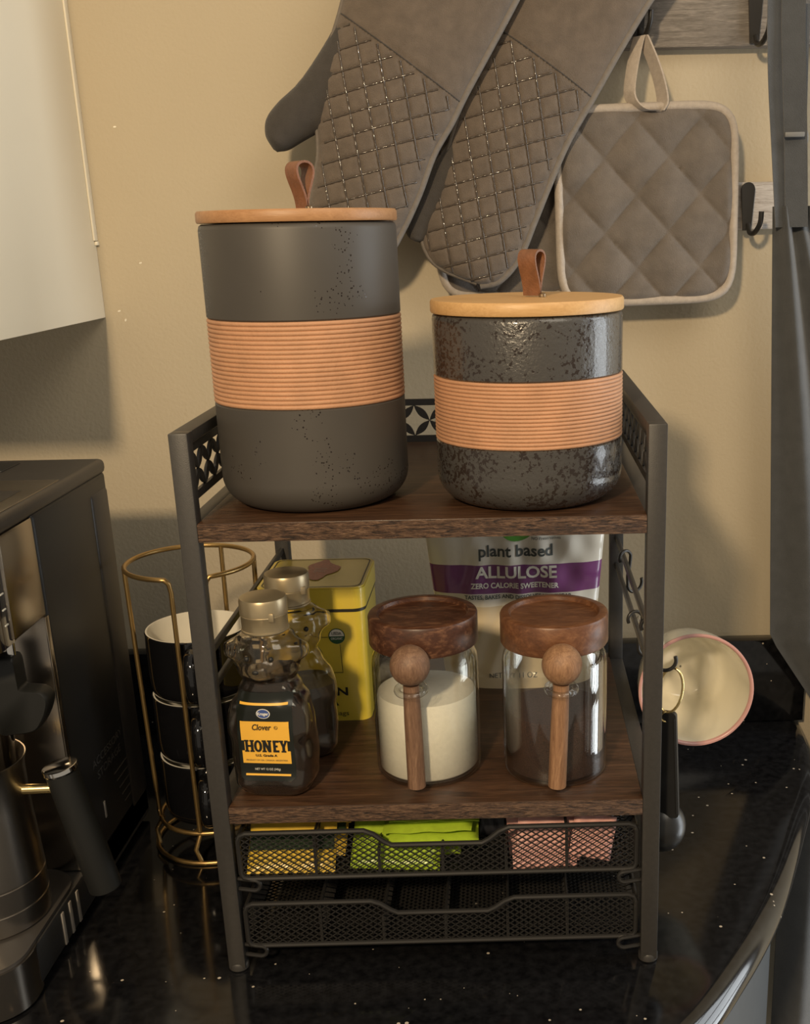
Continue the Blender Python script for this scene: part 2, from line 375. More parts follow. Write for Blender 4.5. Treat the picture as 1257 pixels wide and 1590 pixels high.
# ------------------------------------------------------------------ the rack
W2 = .17; P = .0132; H = .4305; ZT = .367; ZM = .1457; D = .3114
rack = thing('shelf_rack', 'black metal two-tier countertop rack with brown wooden shelves and wire drawers', 'rack')
for sx in (-1, 1):
    for y0 in (0, D-P):
        x0 = -W2 if sx < 0 else W2-P
        po = G().bbox(x0, x0+P, y0, y0+P, .003, H if y0 == 0 else H-P*.0, .0009).build('post', 'black_metal', rack)
        G().lathe([(.0066, 0), (.0078, .0012), (.0078, .0055), (.0068, .007)], 20, (x0+P/2, y0+P/2)).build('foot_cap', 'black_metal', po)
    xc = sx*(W2-P/2)
    G().bbox(xc-P/2, xc+P/2, P, D-P, H-.0082, H, .0008).build('top_rail', 'black_metal', rack)
    for z0, z1 in ((ZT-.016, ZT-.002), (ZM-.016, ZM-.002)):
        G().bbox(xc-P/2, xc+P/2, P, D-P, z0, z1, .0008).build('shelf_bearer', 'black_metal', rack)
    for z in ((.264, .2365) if sx < 0 else (.2700, .2425)):
        G().bbox(xc-.0018, xc+.0018, P, D-P, z-.0028, z+.0028, .0006).build('hook_rail', 'black_metal', rack)
def lattice(L, h, frame):
    g = G(); bw = .006
    o, u, v, w = frame
    g.prism([(0, 0), (L, 0), (L, bw), (0, bw)], frame, 0, .0028); g.prism([(0, h-bw), (L, h-bw), (L, h), (0, h)], frame, 0, .0028)
    for a in (0, L-.003): g.prism([(a, bw), (a+.003, bw), (a+.003, h-bw), (a, h-bw)], frame, 0, .0028)
    hh = h-2*bw; nc = round(L/hh); c = L/nc
    for i in range(nc):
        x = i*c; z = bw; q = [(x, z+hh/2), (x+c/2, z+hh), (x+c, z+hh/2), (x+c/2, z)]
        for k in range(4): g.prism(lens(q[k], q[(k+1) % 4], .0068), frame, .0003, .0024)
    return g
for sx in (-1, 1):
    lattice(D-2*P, .0404, ((sx*(W2-P/2)-.0014, P, .3786), (0, 1, 0), (0, 0, 1), (1, 0, 0))).build('lattice_panel', 'black_metal', rack)
lattice(2*(W2-P), .0405, ((-W2+P, D-P/2+.0014, .3672), (1, 0, 0), (0, 0, 1), (0, -1, 0))).build('lattice_panel', 'black_metal', rack)
for zt, th in ((ZT, .0135), (ZM, .0135)):
    sh = G().bbox(-W2+P, W2-P, .0012, D-.001, zt-th, zt, .0006).build('shelf_board', 'shelf_wood', rack)
    G().bbox(-W2+P+.0001, W2-P-.0001, -.0004, .0014, zt-th+.0003, zt-.0004, .0004).build('edge_band', 'shelf_edge', sh)
# wire drawers
def drawer(z0, z1, dip, xa, xb, yaw):
    hw = .1530; y0, y1 = .004, .288
    dr = bpy.data.objects.new('drawer', None); COL.objects.link(dr); dr.parent = rack; dr.location = (0, 0, 0); dr.rotation_euler = (0, 0, yaw); dr.empty_display_size = .02
    zb = z1-dip; s = .013; rw = .0021
    top = [(-hw+.006, z1), (xa-s*.35, z1), (xa+s*.2, z1-dip*.25), (xa+s*.8, zb+dip*.25), (xa+s*1.25, zb), (xb-s*1.25, zb), (xb-s*.8, zb+dip*.25), (xb-s*.2, z1-dip*.25), (xb+s*.35, z1), (hw-.006, z1)]
    loop = [(-hw, z0+.005), (-hw, z1-.006), (-hw+.0018, z1-.0018)]+top+[(hw-.0018, z1-.0018), (hw, z1-.006), (hw, z0+.005), (hw-.0018, z0+.0012), (hw-.006, z0), (-hw+.006, z0), (-hw+.0018, z0+.0012)]
    G().tube([(x, y0, z) for x, z in loop], rw, 8, True).build('front_wire', 'wire_black', dr)
    G().tube([(-hw, y0, z1-.004), (-hw, y1-.006, z1-.004), (-hw+.006, y1, z1-.004), (hw-.006, y1, z1-.004), (hw, y1-.006, z1-.004), (hw, y0, z1-.004)], .0018, 8).build('rim_wire', 'wire_black', dr)
    a, b, w, t = .0072, .0049, .00075, .0006
    g = G(); diamond_mesh(g, loop, ((0, y0, 0), (1, 0, 0), (0, 0, 1), (0, -1, 0)), a, b, w, t); g.build('front_mesh', 'wire_black', dr, 0, 'stuff')
    for sx in (-1, 1):
        g = G(); diamond_mesh(g, [(y0, z0), (y1, z0), (y1, z1-.004), (y0, z1-.004)], ((sx*hw, 0, 0), (0, 1, 0), (0, 0, 1), (1, 0, 0)), a, b, w, t); g.build('side_mesh', 'wire_black', dr, 0, 'stuff')
    g = G(); diamond_mesh(g, [(-hw, z0), (hw, z0), (hw, z1-.004), (-hw, z1-.004)], ((0, y1, 0), (1, 0, 0), (0, 0, 1), (0, -1, 0)), a, b, w, t); g.build('back_mesh', 'wire_black', dr, 0, 'stuff')
    g = G(); diamond_mesh(g, [(-hw, y0), (hw, y0), (hw, y1), (-hw, y1)], ((0, 0, z0), (1, 0, 0), (0, 1, 0), (0, 0, 1)), a, b, .0012, t); g.build('bottom_mesh', 'wire_black', dr, 0, 'stuff')
    for x in (-.095, -.046, .003, .052, .099):
        zt = (zb-.004 if xa-.01 < x < xb+.01 else z1-.004)
        g = G().tube([(x, y0+.001, z0+.002), (x, y0+.001, zt), (x, y1-.001, zt), (x, y1-.001, z0+.002)], .0013, 6)
        diamond_mesh(g, [(y0, z0), (y1, z0), (y1, zt), (y0, zt)], ((x, 0, 0), (0, 1, 0), (0, 0, 1), (1, 0, 0)), a, b, .0009, t)
        g.build('divider', 'wire_black', dr, 40)
    return dr
drawer(.0830, .1222, .0130, -.052, .050, .008)
drawer(.0224, .0600, .0112, -.050, .053, .006)
for zc in (.0775, .0180):
    for sx in (-1, 1):
        R_ = .0045; x0 = W2-P; xe = .1435
        pa = [(sx*(x0+.004), .006, zc+R_), (sx*xe, .002, zc+R_)]+[(sx*(xe-R_*math.sin(a)), .002, zc+R_*math.cos(a)) for a in [PI*k/8 for k in range(1, 8)]]+[(sx*xe, .002, zc-R_), (sx*(x0+.004), .006, zc-R_)]
        G().tube(pa, .0017, 8).build('runner_loop', 'wire_black', rack)
        G().tube([(sx*.1545, .006, zc+R_), (sx*.1545, D-.004, zc+R_)], .0015, 8).build('runner_wire', 'wire_black', rack)

# ------------------------------------------------------------------ canisters
def canister(name, label, loc, R, ht, b0, b1, nrib, glaze, lidmat, lid_h, loop_dx, loop_rot, loop_h):
    t = thing(name, label, 'canister', loc); rb = .022
    base = [(R-rb, 0)]+[(R-rb+rb*math.sin(a), rb-rb*math.cos(a)) for a in [PI/2*k/10 for k in range(1, 11)]]
    prof = [(R-rb-.003, .0015), (R-rb-.001, 0)]+base+[(R, b0-.0012), (R-.0012, b0), (R-.0012, b1), (R, b1+.0012), (R, ht-.004), (R-.0008, ht-.0012), (R-.0025, ht), (R-.006, ht), (R-.007, ht-.004)]
    G().lathe(prof, 96).build('body', glaze, t)
    N = nrib*8; G().lathe([(R-.003, b0)]+[(R-.0006+.0009*abs(math.sin(PI*nrib*k/N))**.7, b0+(b1-b0)*k/N) for k in range(N+1)]+[(R-.003, b1)], 96, capb=False, capt=False).build('clay_band', 'clay', t, 80)
    li = G().lathe([(R-.004, ht+.0006), (R+.0002, ht+.0006), (R+.0008, ht+.0016), (R+.0008, ht+lid_h-.0015), (R-.0002, ht+lid_h)], 96).build('lid', lidmat, t)
    zt = ht+lid_h; pts = []                                        # leather strap folded into a teardrop
    for k in range(29):
        q = k/28*2*PI; s = math.sin(q/2); pts.append((loop_h*.30*math.sin(q)*s**1.3*-1, loop_h*s**1.15))
    w = .0072; g = G(); ca, sa = math.cos(loop_rot), math.sin(loop_rot); th = .0016
    vs = []
    for k, (a, b) in enumerate(pts):
        a2, b2 = pts[min(k+1, 28)]; a1, b1_ = pts[max(k-1, 0)]; tx, tz = a2-a1, b2-b1_; L = math.hypot(tx, tz) or 1; nx, nz = -tz/L*th/2, tx/L*th/2
        for (dx, dz, e) in ((nx, nz, -w), (nx, nz, w), (-nx, -nz, w), (-nx, -nz, -w)):
            xx = a+dx; vs.append((loop_dx+xx*ca-e*sa, xx*sa+e*ca, zt+max(.0002, b+dz+.001)))
    fs = [(4*k+i, 4*k+(i+1) % 4, 4*k+4+(i+1) % 4, 4*k+4+i) for k in range(28) for i in range(4)]+[(0, 1, 2, 3), (115, 114, 113, 112)]
    lp = G().add(vs, fs).build('leather_loop', 'leather', li, 50)
    G().lathe([(.0026, zt+.0004), (.0026, zt+.0022), (.0015, zt+.0030)], 14, (loop_dx-sa*w*-1.15, -ca*w*1.15)).build('screw', 'screw_metal', li)
    return t
canister('tall_canister', 'tall matte charcoal canister with terracotta ribbed band and bamboo lid', (-.0846, .0786, ZT), .0691, .1985, .4433-ZT, .5021-ZT, 19, 'glaze_matte', 'bamboo_red', .0085, .004, .75, .031)
canister('short_canister', 'short glossy speckled black canister with terracotta ribbed band and bamboo lid', (.0764, .0690, ZT), .0686, .1355, .4134-ZT, .4593-ZT, 17, 'glaze_speckled', 'bamboo', .0095, .004, 1.0, .031)

# ------------------------------------------------------------------ glass jars with wooden lids, spoons in their glass loops
def jar(name, label, loc, R, fill, fmat, lidmat, RX):
    t = thing(name, label, 'jar', loc, group='glass jars with wooden lids'); zl = .1077
    prof = [(R-.004, 0), (R-.0015, .0008), (R-.0003, .003), (R, .006), (R, zl-.016), (R-.001, zl-.010), (R-.004, zl-.004), (R-.005, zl)]
    inner = [(r_-.0022, max(z, .003)) for r_, z in prof]
    G().lathe(prof+inner[::-1], 72, capb=True, capt=True).build('glass', 'clear_glass', t, 60)
    Ri = R-.0026
    G().lathe([(Ri-.003, .0034), (Ri, .006), (Ri, fill-.003), (Ri-.001, fill), (Ri*.6, fill+.0012), (.001, fill+.0022)], 64).build('contents', fmat, t, 50)
    L = R+.0007; h0 = zl-.0005; h1 = zl+.0246
    lp = [(L-.003, h0), (L-.0008, h0+.0006), (L, h0+.002), (L, h1-.002), (L-.0007, h1-.0006), (L-.002, h1), (L*.845, h1), (L*.83, h1-.0004), (L*.815, h1-.0030), (L*.80, h1-.0036), (.001, h1-.0036)]
    G().lathe(lp, 80).build('wooden_lid', lidmat, t, 30)
    yo = -R-.0108; zr = .0885                                     # ring of glass that carries the spoon
    ring = [(.0105*math.cos(a)+RX, yo+.0105*math.sin(a), zr+.0012*math.sin(a)) for a in [2*PI*k/36 for k in range(36)]]
    G().tube(ring, .0026, 10, True).build('glass_loop', 'clear_glass', t, 60)
    return t
def spoon(label, loc, tilt, mat):
    t = thing('wooden_spoon', label, 'spoon', loc, group='wooden spoons on the glass jars')
    t.rotation_euler = (0, tilt, 0)
    G().tube([(0, 0, -.0842), (0, 0, -.0835), (0, 0, -.03), (0, 0, .0)], [.0060, .0069, .0067, .0060], 16).build('handle', mat, t, 50)
    G().sphere((0, 0, .0155), .0150, .0150, .0155, 32, 20).build('round_head', mat, t, 80)
JL = (-.0087, .0653, ZM); JR = (.0930, .0600, ZM)
jar('glass_jar', 'clear glass jar of white sugar with dark wooden lid', JL, .0418, .0674, 'sugar', 'acacia_dark', -.0065)
jar('glass_jar', 'clear glass jar of dark brown coffee grounds with reddish wooden lid', JR, .0412, .0523, 'coffee_grounds', 'acacia_red', .0030)
spoon('dark wooden spoon held in the loop of the sugar jar', (JL[0]-.0065, JL[1]-.0418-.0108, ZM+.0922), -.005, 'spoon_wood')
spoon('lighter wooden spoon held in the loop of the coffee jar', (JR[0]+.0030, JR[1]-.0412-.0108, ZM+.0922), .045, 'spoon_wood_light')

# ------------------------------------------------------------------ bear-shaped honey bottles
KEYS = [(0, .0235, .0185, 3), (.003, .0275, .0215, 3), (.012, .0315, .0245, 3), (.030, .0325, .0255, 3.2), (.055, .0312, .025, 3.2), (.074, .0292, .0235, 3), (.086, .0240, .0205, 2.6), (.0945, .0208, .0190, 2.2), (.102, .0242, .0212, 2.1), (.112, .0268, .0235, 2), (.121, .0262, .0232, 2), (.128, .0222, .0202, 2), (.1325, .0172, .0168, 2), (.136, .0160, .0160, 2), (.140, .0160, .0160, 2)]
def keyat(z):
    for a, b in zip(KEYS, KEYS[1:]):
        if z <= b[0]:
            q = (z-a[0])/(b[0]-a[0]); q = q*q*(3-2*q); return [a[i]+(b[i]-a[i])*q for i in (1, 2, 3)]
    return KEYS[-1][1:]
def bear_pt(th, z, inset=0):
    rx, ry, n_ = keyat(z); c, s = math.cos(th), math.sin(th)
    rr = (abs(c/rx)**n_+abs(s/ry)**n_)**(-1/n_)
    def g2(a, b, amp, sa, sb):
        da = (th-a+PI) % (2*PI)-PI; return amp*math.exp(-(da/sa)**2-((z-b)/sb)**2)
    F = -PI/2
    for sg in (-1, 1):
        da = (th-(F+sg*1.42)+PI) % (2*PI)-PI; rr += .0068*math.exp(-((da/.36)**2+((z-.1185)/.0078)**2)**2)-g2(F+sg*1.16, .1185, .0026, .16, .0036)      # ears
        rr += g2(F+sg*.42, .1160, -.0018, .17, .0032)                                         # eye sockets
        rr += g2(F+sg*1.18, .066, .0030, .28, .012)+g2(F+sg*1.0, .054, .0022, .2, .007)        # arms
        rr += g2(F+sg*.75, .0120, .0042, .26, .009)                                           # paws
    rr += .0072*math.exp(-(((th-F+PI) % (2*PI)-PI)**2/.17+((z-.1060)/.0070)**2)**1.6)+g2(F, .1095, .0018, .14, .0024)                      # muzzle and nose
    rr -= inset
    x, y = rr*c, rr*s
    if .016 < z < .090 and y < -.0225:                                                       # flat label panel
        q = min(1, (z-.016)/.006, (.090-z)/.006); y = y+(-.0228-y)*q*.85
    return x, y, z
def bear(label, loc, rz, level, with_label=True):
    t = thing('honey_bottle', label, 'bottle', loc, rz, 'bear-shaped honey bottles')
    NZ = 110; t.scale = (.985, .985, .982)
    g = G().grid(lambda u, v: bear_pt(2*PI*u, .140*v), 96, NZ, True); g.f.append(tuple(range(95, -1, -1)))
    surf = g.bvh(); b0 = 96*NZ; inn = G().grid(lambda u, v: bear_pt(2*PI*u, .0010+.139*v, .0011), 96, NZ, True); g.add(inn.v, inn.f); g.f.append(tuple(range(b0, b0+96)))
    tp = 96*(NZ-1); g.f += [(tp+i, tp+(i+1) % 96, b0+tp+(i+1) % 96, b0+tp+i) for i in range(96)]
    g.build('bottle', 'clear_plastic', t, 70)
    z1 = level; h = G().grid(lambda u, v: bear_pt(2*PI*u, (.0022+(z1-.0022)*v), .0017), 72, 80, True)
    h.f.append(tuple(range(71, -1, -1))); h.f.append(tuple(range(79*72, 80*72))); h.build('honey', 'honey', t, 60)
    cp = G().lathe([(.0172, .1325), (.0180, .1335), (.0180, .1345), (.0174, .1350), (.0176, .1450), (.0179, .1455), (.0179, .1462), (.0176, .1466), (.0180, .1470), (.0181, .1570), (.0172, .1592), (.0150, .1598)], 64).build('cap', 'cap_bronze', t, 35)
    a = -PI/2+.62
    G().bbox(.0176*math.cos(a)-.002, .0176*math.cos(a)+.002, .0176*math.sin(a)-.0016, .0176*math.sin(a)+.001, .1435, .1500, .0005).build('thumb_tab', 'cap_bronze', cp)
    for sg in (-1, 1):
        q = bear_pt(-PI/2+sg*.42, .1160); e = G().sphere((q[0]*1.03, q[1]*1.05, q[2]), .0021, n=12, m_=8); e.build('eye', 'ink_black', t)
    q = bear_pt(-PI/2, .1092); G().sphere((q[0], q[1]-.0003, q[2]), .0026, .0012, .0018, 12, 8).build('nose', 'ink_black', t)
    if with_label:
        def patch(x0, x1, z0, z1_, off, nx=18, nz=24, rad=0, slope=0.0):
            fn = on_surface(surf, off, -.1); gg = G()
            def pt(u, v):
                x = x0+(x1-x0)*u; z = z0+(z1_-z0)*v
                if rad:
                    xm = (x0+x1)/2; hw_ = (x1-x0)/2; dz = min(z-z0, z1_-z); k = 1.0
                    if dz < rad: k = (hw_-rad+math.sqrt(max(0, rad*rad-(rad-dz)**2)))/hw_
                    x = xm+(x-xm)*k
                return fn(x, z)
            return gg.grid(pt, nx, nz)
        lab = patch(-.0218, .0218, .0165, .0885, .0004, 20, 30, .004).build('label', 'label_black', t)
        patch(-.0190, .0190, .0500, .0660, .0007).build('label_band', 'label_yellow', lab)
        patch(-.0168, .0168, .0415, .0500, .0007).build('label_band', 'label_yellow', lab)
        patch(-.0190, .0190, .0310, .0415, .0007).build('label_band', 'label_yellow', lab)
        patch(-.0188, .0188, .0790, .0808, .0007, 18, 3).build('label_stripe', 'label_yellow', lab)
        patch(-.0178, .0178, .0206, .0222, .0007, 18, 3).build('label_stripe', 'label_yellow', lab)
        def disc(rx, rz, cz, off):
            fn = on_surface(surf, off, -.1); gg = G()
            return gg.grid(lambda u, v: fn(rx*max(v, .02)*math.cos(2*PI*u), cz+rz*max(v, .02)*math.sin(2*PI*u)), 28, 4, True)
        disc(.0054, .0040, .0725, .0008).build('emblem_rim', 'ink_white', lab)
        disc(.0048, .0035, .0725, .0010).build('emblem', 'ink_blue', lab)
        f9 = on_surface(surf, .0012, -.1)
        T = lambda s_, size, zc, mat, xo=0, **kw: flat_text('lettering', s_, size, lambda a_, b_: f9(a_+xo, zc+b_), mat, lab, **kw)
        T('Kroger', .0034, .0725, 'ink_white', width=.0086, bold=.0001)
        T('Clover', .0068, .0612, 'ink_black', xo=-.002, width=.0150, bold=.00012, shear=.25)
        T('\u00a9', .0040, .0610, 'ink_black', xo=.0090)
        # slab-serif word drawn from strokes
        g = G(); hh, zc0, cw = .0100, .0457, .0062
        def bar(x0, x1, z0, z1_):
            g.add([f9(x0, z0), f9(x1, z0), f9(x1, z1_), f9(x0, z1_)], [(0, 1, 2, 3)])
        def quad(p4): g.add([f9(*q_) for q_ in p4], [(0, 1, 2, 3)])
        x = -.0163; b_, tp = zc0-hh/2, zc0+hh/2; st = .0020; sf = .0013
        def stem(xx, up=True, dn=True):
            bar(xx-st/2, xx+st/2, b_, tp)
            if up: bar(xx-st/2-.0007, xx+st/2+.0007, tp-sf, tp)
            if dn: bar(xx-st/2-.0007, xx+st/2+.0007, b_, b_+sf)
        stem(-.0150); stem(-.0108); bar(-.0150, -.0108, zc0-.0008, zc0+.0008)                                  # H
        N = 24
        for k in range(N):                                                                                # O
            a0, a1 = 2*PI*k/N, 2*PI*(k+1)/N
            quad([(-.0061+.0032*math.cos(a0), zc0+hh/2*math.sin(a0)), (-.0061+.0032*math.cos(a1), zc0+hh/2*math.sin(a1)), (-.0061+.0012*math.cos(a1), zc0+(hh/2-.0018)*math.sin(a1)), (-.0061+.0012*math.cos(a0), zc0+(hh/2-.0018)*math.sin(a0))])
        stem(-.0013, True, True); stem(.0030, True, False); quad([(-.0023, tp), (-.0001, tp), (.0040, b_), (.0018, b_)])  # N
        stem(.0068, False, False); bar(.0056, .0103, tp-.0018, tp); bar(.0056, .0103, b_, b_+.0018); bar(.0066, .0092, zc0-.0008, zc0+.0009)  # E
        quad([(.0108, tp), (.0130, tp), (.0144, zc0), (.0128, zc0-.0006)]); quad([(.0152, tp), (.0170, tp), (.0148, zc0-.0006), (.0134, zc0)]); bar(.0128, .0149, b_, zc0); bar(.0120, .0157, b_, b_+sf)
        bar(.0105, .0138, tp-sf, tp); bar(.0147, .0173, tp-sf, tp)
        g.build('lettering', 'ink_black', lab, 0)
        T('U.S. Grade A', .0026, .0378, 'ink_black', width=.0170, bold=.0001)
        T('PRODUCT OF USA, CANADA, ARGENTINA', .0018, .0338, 'ink_grey', width=.0325)
        T('NET WT 12 OZ (340g)', .0026, .0262, 'ink_white', width=.0200)
    return t
bear('clear bear-shaped honey bottle showing its black and yellow label', (-.1246, .0365, ZM), -.10, .100)
bear('clear bear honey bottle half hidden in front of the yellow tea tin', (-.1185, .0966, ZM), .35, .064, False)

# ------------------------------------------------------------------ yellow tea tin
TX0, TX1, TY0, TY1 = -.159, -.066, .1555, .2480
tin = thing('tea_tin', 'yellow square tea tin with dark green line under its lid', 'tin', ((TX0+TX1)/2, (TY0+TY1)/2, ZM))
hx, hy = (TX1-TX0)/2, (TY1-TY0)/2
fr = ((0, 0, 0), (1, 0, 0), (0, 1, 0), (0, 0, 1))
G().prism(rrect(-hx+.001, hx-.001, -hy+.001, hy-.001, .010), fr, 0, .1015).build('body', 'tin_yellow', tin, 30)
G().prism(rrect(-hx+.0004, hx-.0004, -hy+.0004, hy-.0004, .0104), fr, .1018, .1045).build('dark_line', 'tin_line', tin, 30)
g = G().prism(rrect(-hx, hx, -hy, hy, .011), fr, .1047, .1225)
lid = g.build('lid', 'tin_yellow', tin, 30)
G().prism(rrect(-hx+.001, hx-.001, -hy+.001, hy-.001, .010), fr, .1225, .1238).build('lid_shoulder', 'tin_yellow', lid, 30)
o1 = rrect(-hx+.0035, hx-.0035, -hy+.0035, hy-.0035, .008); o2 = rrect(-hx+.0046, hx-.0046, -hy+.0046, hy-.0046, .007)
n = len(o1); G().add([(a, b, .1241) for a, b in o1]+[(a, b, .1241) for a, b in o2], [(i, (i+1) % n, n+(i+1) % n, n+i) for i in range(n)]).build('lid_line', 'tin_line', lid, 0)
random.seed(3); em = [(.002+.013*math.cos(a)*(1+.25*math.sin(3*a+1)+.12*random.random()), 0.008+.026*math.sin(a)*(1+.2*math.cos(4*a)+.1*random.random())) for a in [2*PI*k/40 for k in range(40)]]
G().add([(a, b, .1244) for a, b in em], [tuple(range(40))]).build('lid_emblem', 'ink_rose', lid, 0)
for yy in (.010, .005, .000): G().add([(-.004, yy, .1247), (.007, yy, .1247), (.007, yy+.0007, .1247), (-.004, yy+.0007, .1247)], [(0, 1, 2, 3)]).build('emblem_line', 'ink_white', lid, 0)
yf = -hy+.001-.0003; cx = (TX0+TX1)/2
tt = lambda s_, size, x, z, mat, **kw: flat_text('lettering', s_, size, lambda a, b: (a+x, yf-.0002, b+z), mat, tin, **kw)
sx_, sz_ = -.0920-cx, .2255-ZM
def fan(r_, a0, a1, y, x, z): 
    return G().add([(x+r_*math.cos(a0+(a1-a0)*k/20), y, z+r_*math.sin(a0+(a1-a0)*k/20)) for k in range(21)], [tuple(range(21))])
fan(.0072, 0, 2*PI*.999, yf, sx_, sz_).build('seal_rim', 'ink_dark_green', tin, 0)
fan(.0064, 0, PI, yf-.0002, sx_, sz_).build('seal_top', 'ink_white', tin, 0)
fan(.0064, PI, 2*PI, yf-.0002, sx_, sz_).build('seal_bottom', 'ink_dark_green', tin, 0)
tt('USDA', .0040, sx_, sz_+.0024, 'ink_dark_green', width=.0085, bold=.0001); yf -= .0003
tt('ORGANIC', .0030, sx_, sz_-.0022, 'ink_white', width=.0100)
G().add([(sx_-.04, yf, sz_-.001), (sx_-.0075, yf, sz_-.001), (sx_-.0075, yf, sz_-.0005), (sx_-.04, yf, sz_-.0005), (sx_+.0022, yf, sz_-.0075), (sx_+.0027, yf, sz_-.0075), (sx_+.0035, yf, sz_-.034), (sx_+.0030, yf, sz_-.034), (sx_-.03, yf, sz_-.034), (sx_-.03, yf, sz_-.0335), (sx_+.0034, yf, sz_-.0335), (sx_+.0034, yf, sz_-.034)], [(0, 1, 2, 3), (4, 5, 6, 7), (8, 11, 10, 9)]).build('frame_line', 'tin_line', tin, 0)
tt('LEMON', .0105, -.1085-cx, .1735-ZM, 'ink_black', width=.046, bold=.0003)
tt('TEA', .0105, -.1065-cx, .1640-ZM, 'ink_black', width=.025, bold=.0003)
tt('Tea Bags', .0062, -.0990-cx, .1530-ZM, 'ink_black', width=.026)

# ------------------------------------------------------------------ sweetener pouch
bag = thing('sweetener_pouch', 'white and purple stand-up pouch of sweetener behind the jars', 'pouch', (.064, .2500, ZM))
BH = .190
def bagpt(u, v, sgn):
    hw_ = .070+.014*min(1, v/.75); x = hw_*(2*u-1); e = max(0, 1-(2*u-1)**2)
    thk = (.0265*(1-v)**.75+.003)*e**.42
    wr = .0018*math.sin(9*u+14*v)*math.sin(5*v+3)+.0009*math.sin(40*u-22*v)+.0016*math.sin(26*(u-.5)*v*2+9*v)+.0012*abs(math.sin(17*(u-.1)-8*v))
    return (x+.001*(1-v), .012*v+sgn*thk+(wr*e if v > .06 else 0)-.0, v*BH)
g = G(); nu, nv = 90, 90
front = G().grid(lambda u, v: bagpt(u, v, -1), nu, nv); bsurf = front.bvh()
g.add(front.v, front.f); back = G().grid(lambda u, v: bagpt(u, v, 1), nu, nv); g.add(back.v, back.f)
b = nu*nv; g.f += [(i, b+i, b+i+1, i+1) for i in range(nu-1)]
g.build('pouch', 'pouch_print', bag, 80)
fb = on_surface(bsurf, .0008, -.2)
bt = lambda s_, size, x, z, mat, **kw: flat_text('lettering', s_, size, lambda a_, b_: fb(a_+x-.064, b_+z-ZM), mat, bag, **kw)
bt('plant based', .0150, .0645, .2735, 'ink_grey', width=.0690, bold=.0003)
bt('ALLULOSE', .0150, .0645, .2537, 'ink_white', width=.0760, bold=.0004)
bt('ZERO CALORIE SWEETENER', .0068, .0630, .2418, 'ink_white', width=.0820, bold=.0002)
bt('TASTES, BAKES AND DISSOLVES LIKE SUGAR', .0052, .066, .2315, 'ink_grey', width=.100, bold=.0001)
bt('NO Preservatives', .0040, .0930, .2850, 'ink_grey', width=.0270)
bt('NET WT 11 OZ', .0060, .060, .1580, 'ink_grey', width=.045)
g = G(); g.grid(lambda u, v: fb(.0015+.0175*max(.02, v)*math.cos(2*PI*u), .2985-ZM+.0160*max(.02, v)*math.sin(2*PI*u)), 30, 5, True); g.build('green_badge', 'ink_green', bag, 60)

# ------------------------------------------------------------------ packets in the upper drawer
def packet_mesh(w, h, th):
    g = G()
    def pt(u, v, s):
        x = (u-.5)*w; y = (v-.5)*h; e = max(0, min(1, (1-abs(2*v-1))/.28))*max(0, min(1, (1-abs(2*u-1))/.15)); e = e**.6
        return (x, y, s*(.0003+th/2*e)+.0006*math.sin(5*u*PI+v*7))
    a = G().grid(lambda u, v: pt(u, v, 1), 14, 18); b = G().grid(lambda u, v: pt(u, v, -1), 14, 18); g.add(a.v, a.f); g.add(b.v, b.f)
    nb = 14*18
    for i in range(13): g.f += [(i, i+1, nb+i+1, nb+i), (17*14+i, nb+17*14+i, nb+17*14+i+1, 17*14+i+1)]
    for j in range(17): g.f += [(j*14, nb+j*14, nb+j*14+14, j*14+14), (j*14+13, j*14+27, nb+j*14+27, nb+j*14+13)]
    return g
def packet(name, label, group, mat, loc, rot, w=.062, h=.070, th=.006, band=None):
    t = thing(name, label, 'packet', loc, 0, group); t.rotation_euler = rot
    packet_mesh(w, h, th).build('wrapper', mat, t, 60)
    if band:
        G().add([(-w*.48, -h*.16, th/2+.0012), (w*.48, -h*.16, th/2+.0012), (w*.48, h*.12, th/2+.0012), (-w*.48, h*.12, th/2+.0012)], [(0, 1, 2, 3)]).build('printed_band', band, t, 0)
    return t
random.seed(11)
YL = ('tea_packet', None, 'yellow tea packets in the drawer', 'packet_yellow')
YN = ('yellow tea packet leaning against the drawer front mesh', 'yellow tea packet second behind the drawer front mesh', 'yellow tea packet leaning third behind the drawer front', 'yellow tea packet lying second from top of its pile', 'yellow tea packet lying topmost on the yellow pile')
for k, (x, y, z, rx, ry, rz) in enumerate(((-.116, .026, .1020, .75, .03, .05), (-.108, .044, .1045, .62, -.03, -.06), (-.118, .062, .1060, .50, .02, .04), (-.108, .066, .1150, .12, .06, .1), (-.113, .062, .1220, .05, -.05, -.05))):
    packet(YL[0], YN[k], *YL[2:], (x, y, z), (rx, ry, rz), .068, .060 if k > 2 else .052, .005, 'packet_gold_dark')
GR = ('tea_packet', None, 'green tea packets in the drawer', 'packet_green')
GN = ('lime green tea packet leaning against the drawer front mesh', 'lime green tea packet second behind the drawer front mesh', 'lime green tea packet lowest of the flat green pile', 'lime green tea packet in the middle of the flat green pile', 'lime green tea packet lying topmost on the green pile')
for k, (x, y, z, rx, ry, rz) in enumerate(((-.034, .024, .0990, .75, .02, -.05), (-.020, .040, .0990, .65, -.04, .05), (-.005, .042, .1090, .15, .04, .04), (-.008, .045, .1155, .08, -.05, -.05), (-.004, .048, .1220, .05, .02, .02))):
    packet(GR[0], GN[k], *GR[2:], (x, y, z), (rx, ry, rz), .070, .060 if k > 1 else .042, .006)
BK = ('tea_packet', None, 'black tea packets in the drawer', 'packet_black')
for k, y in enumerate((.060, .072, .084)): packet(BK[0], ('black packet standing foremost beside the green packets', 'black packet standing between two other black packets', 'black packet standing rearmost of the black packets')[k], *BK[2:], (.043, y, .106), (1.2, 0, .03), .030, .040, .005)
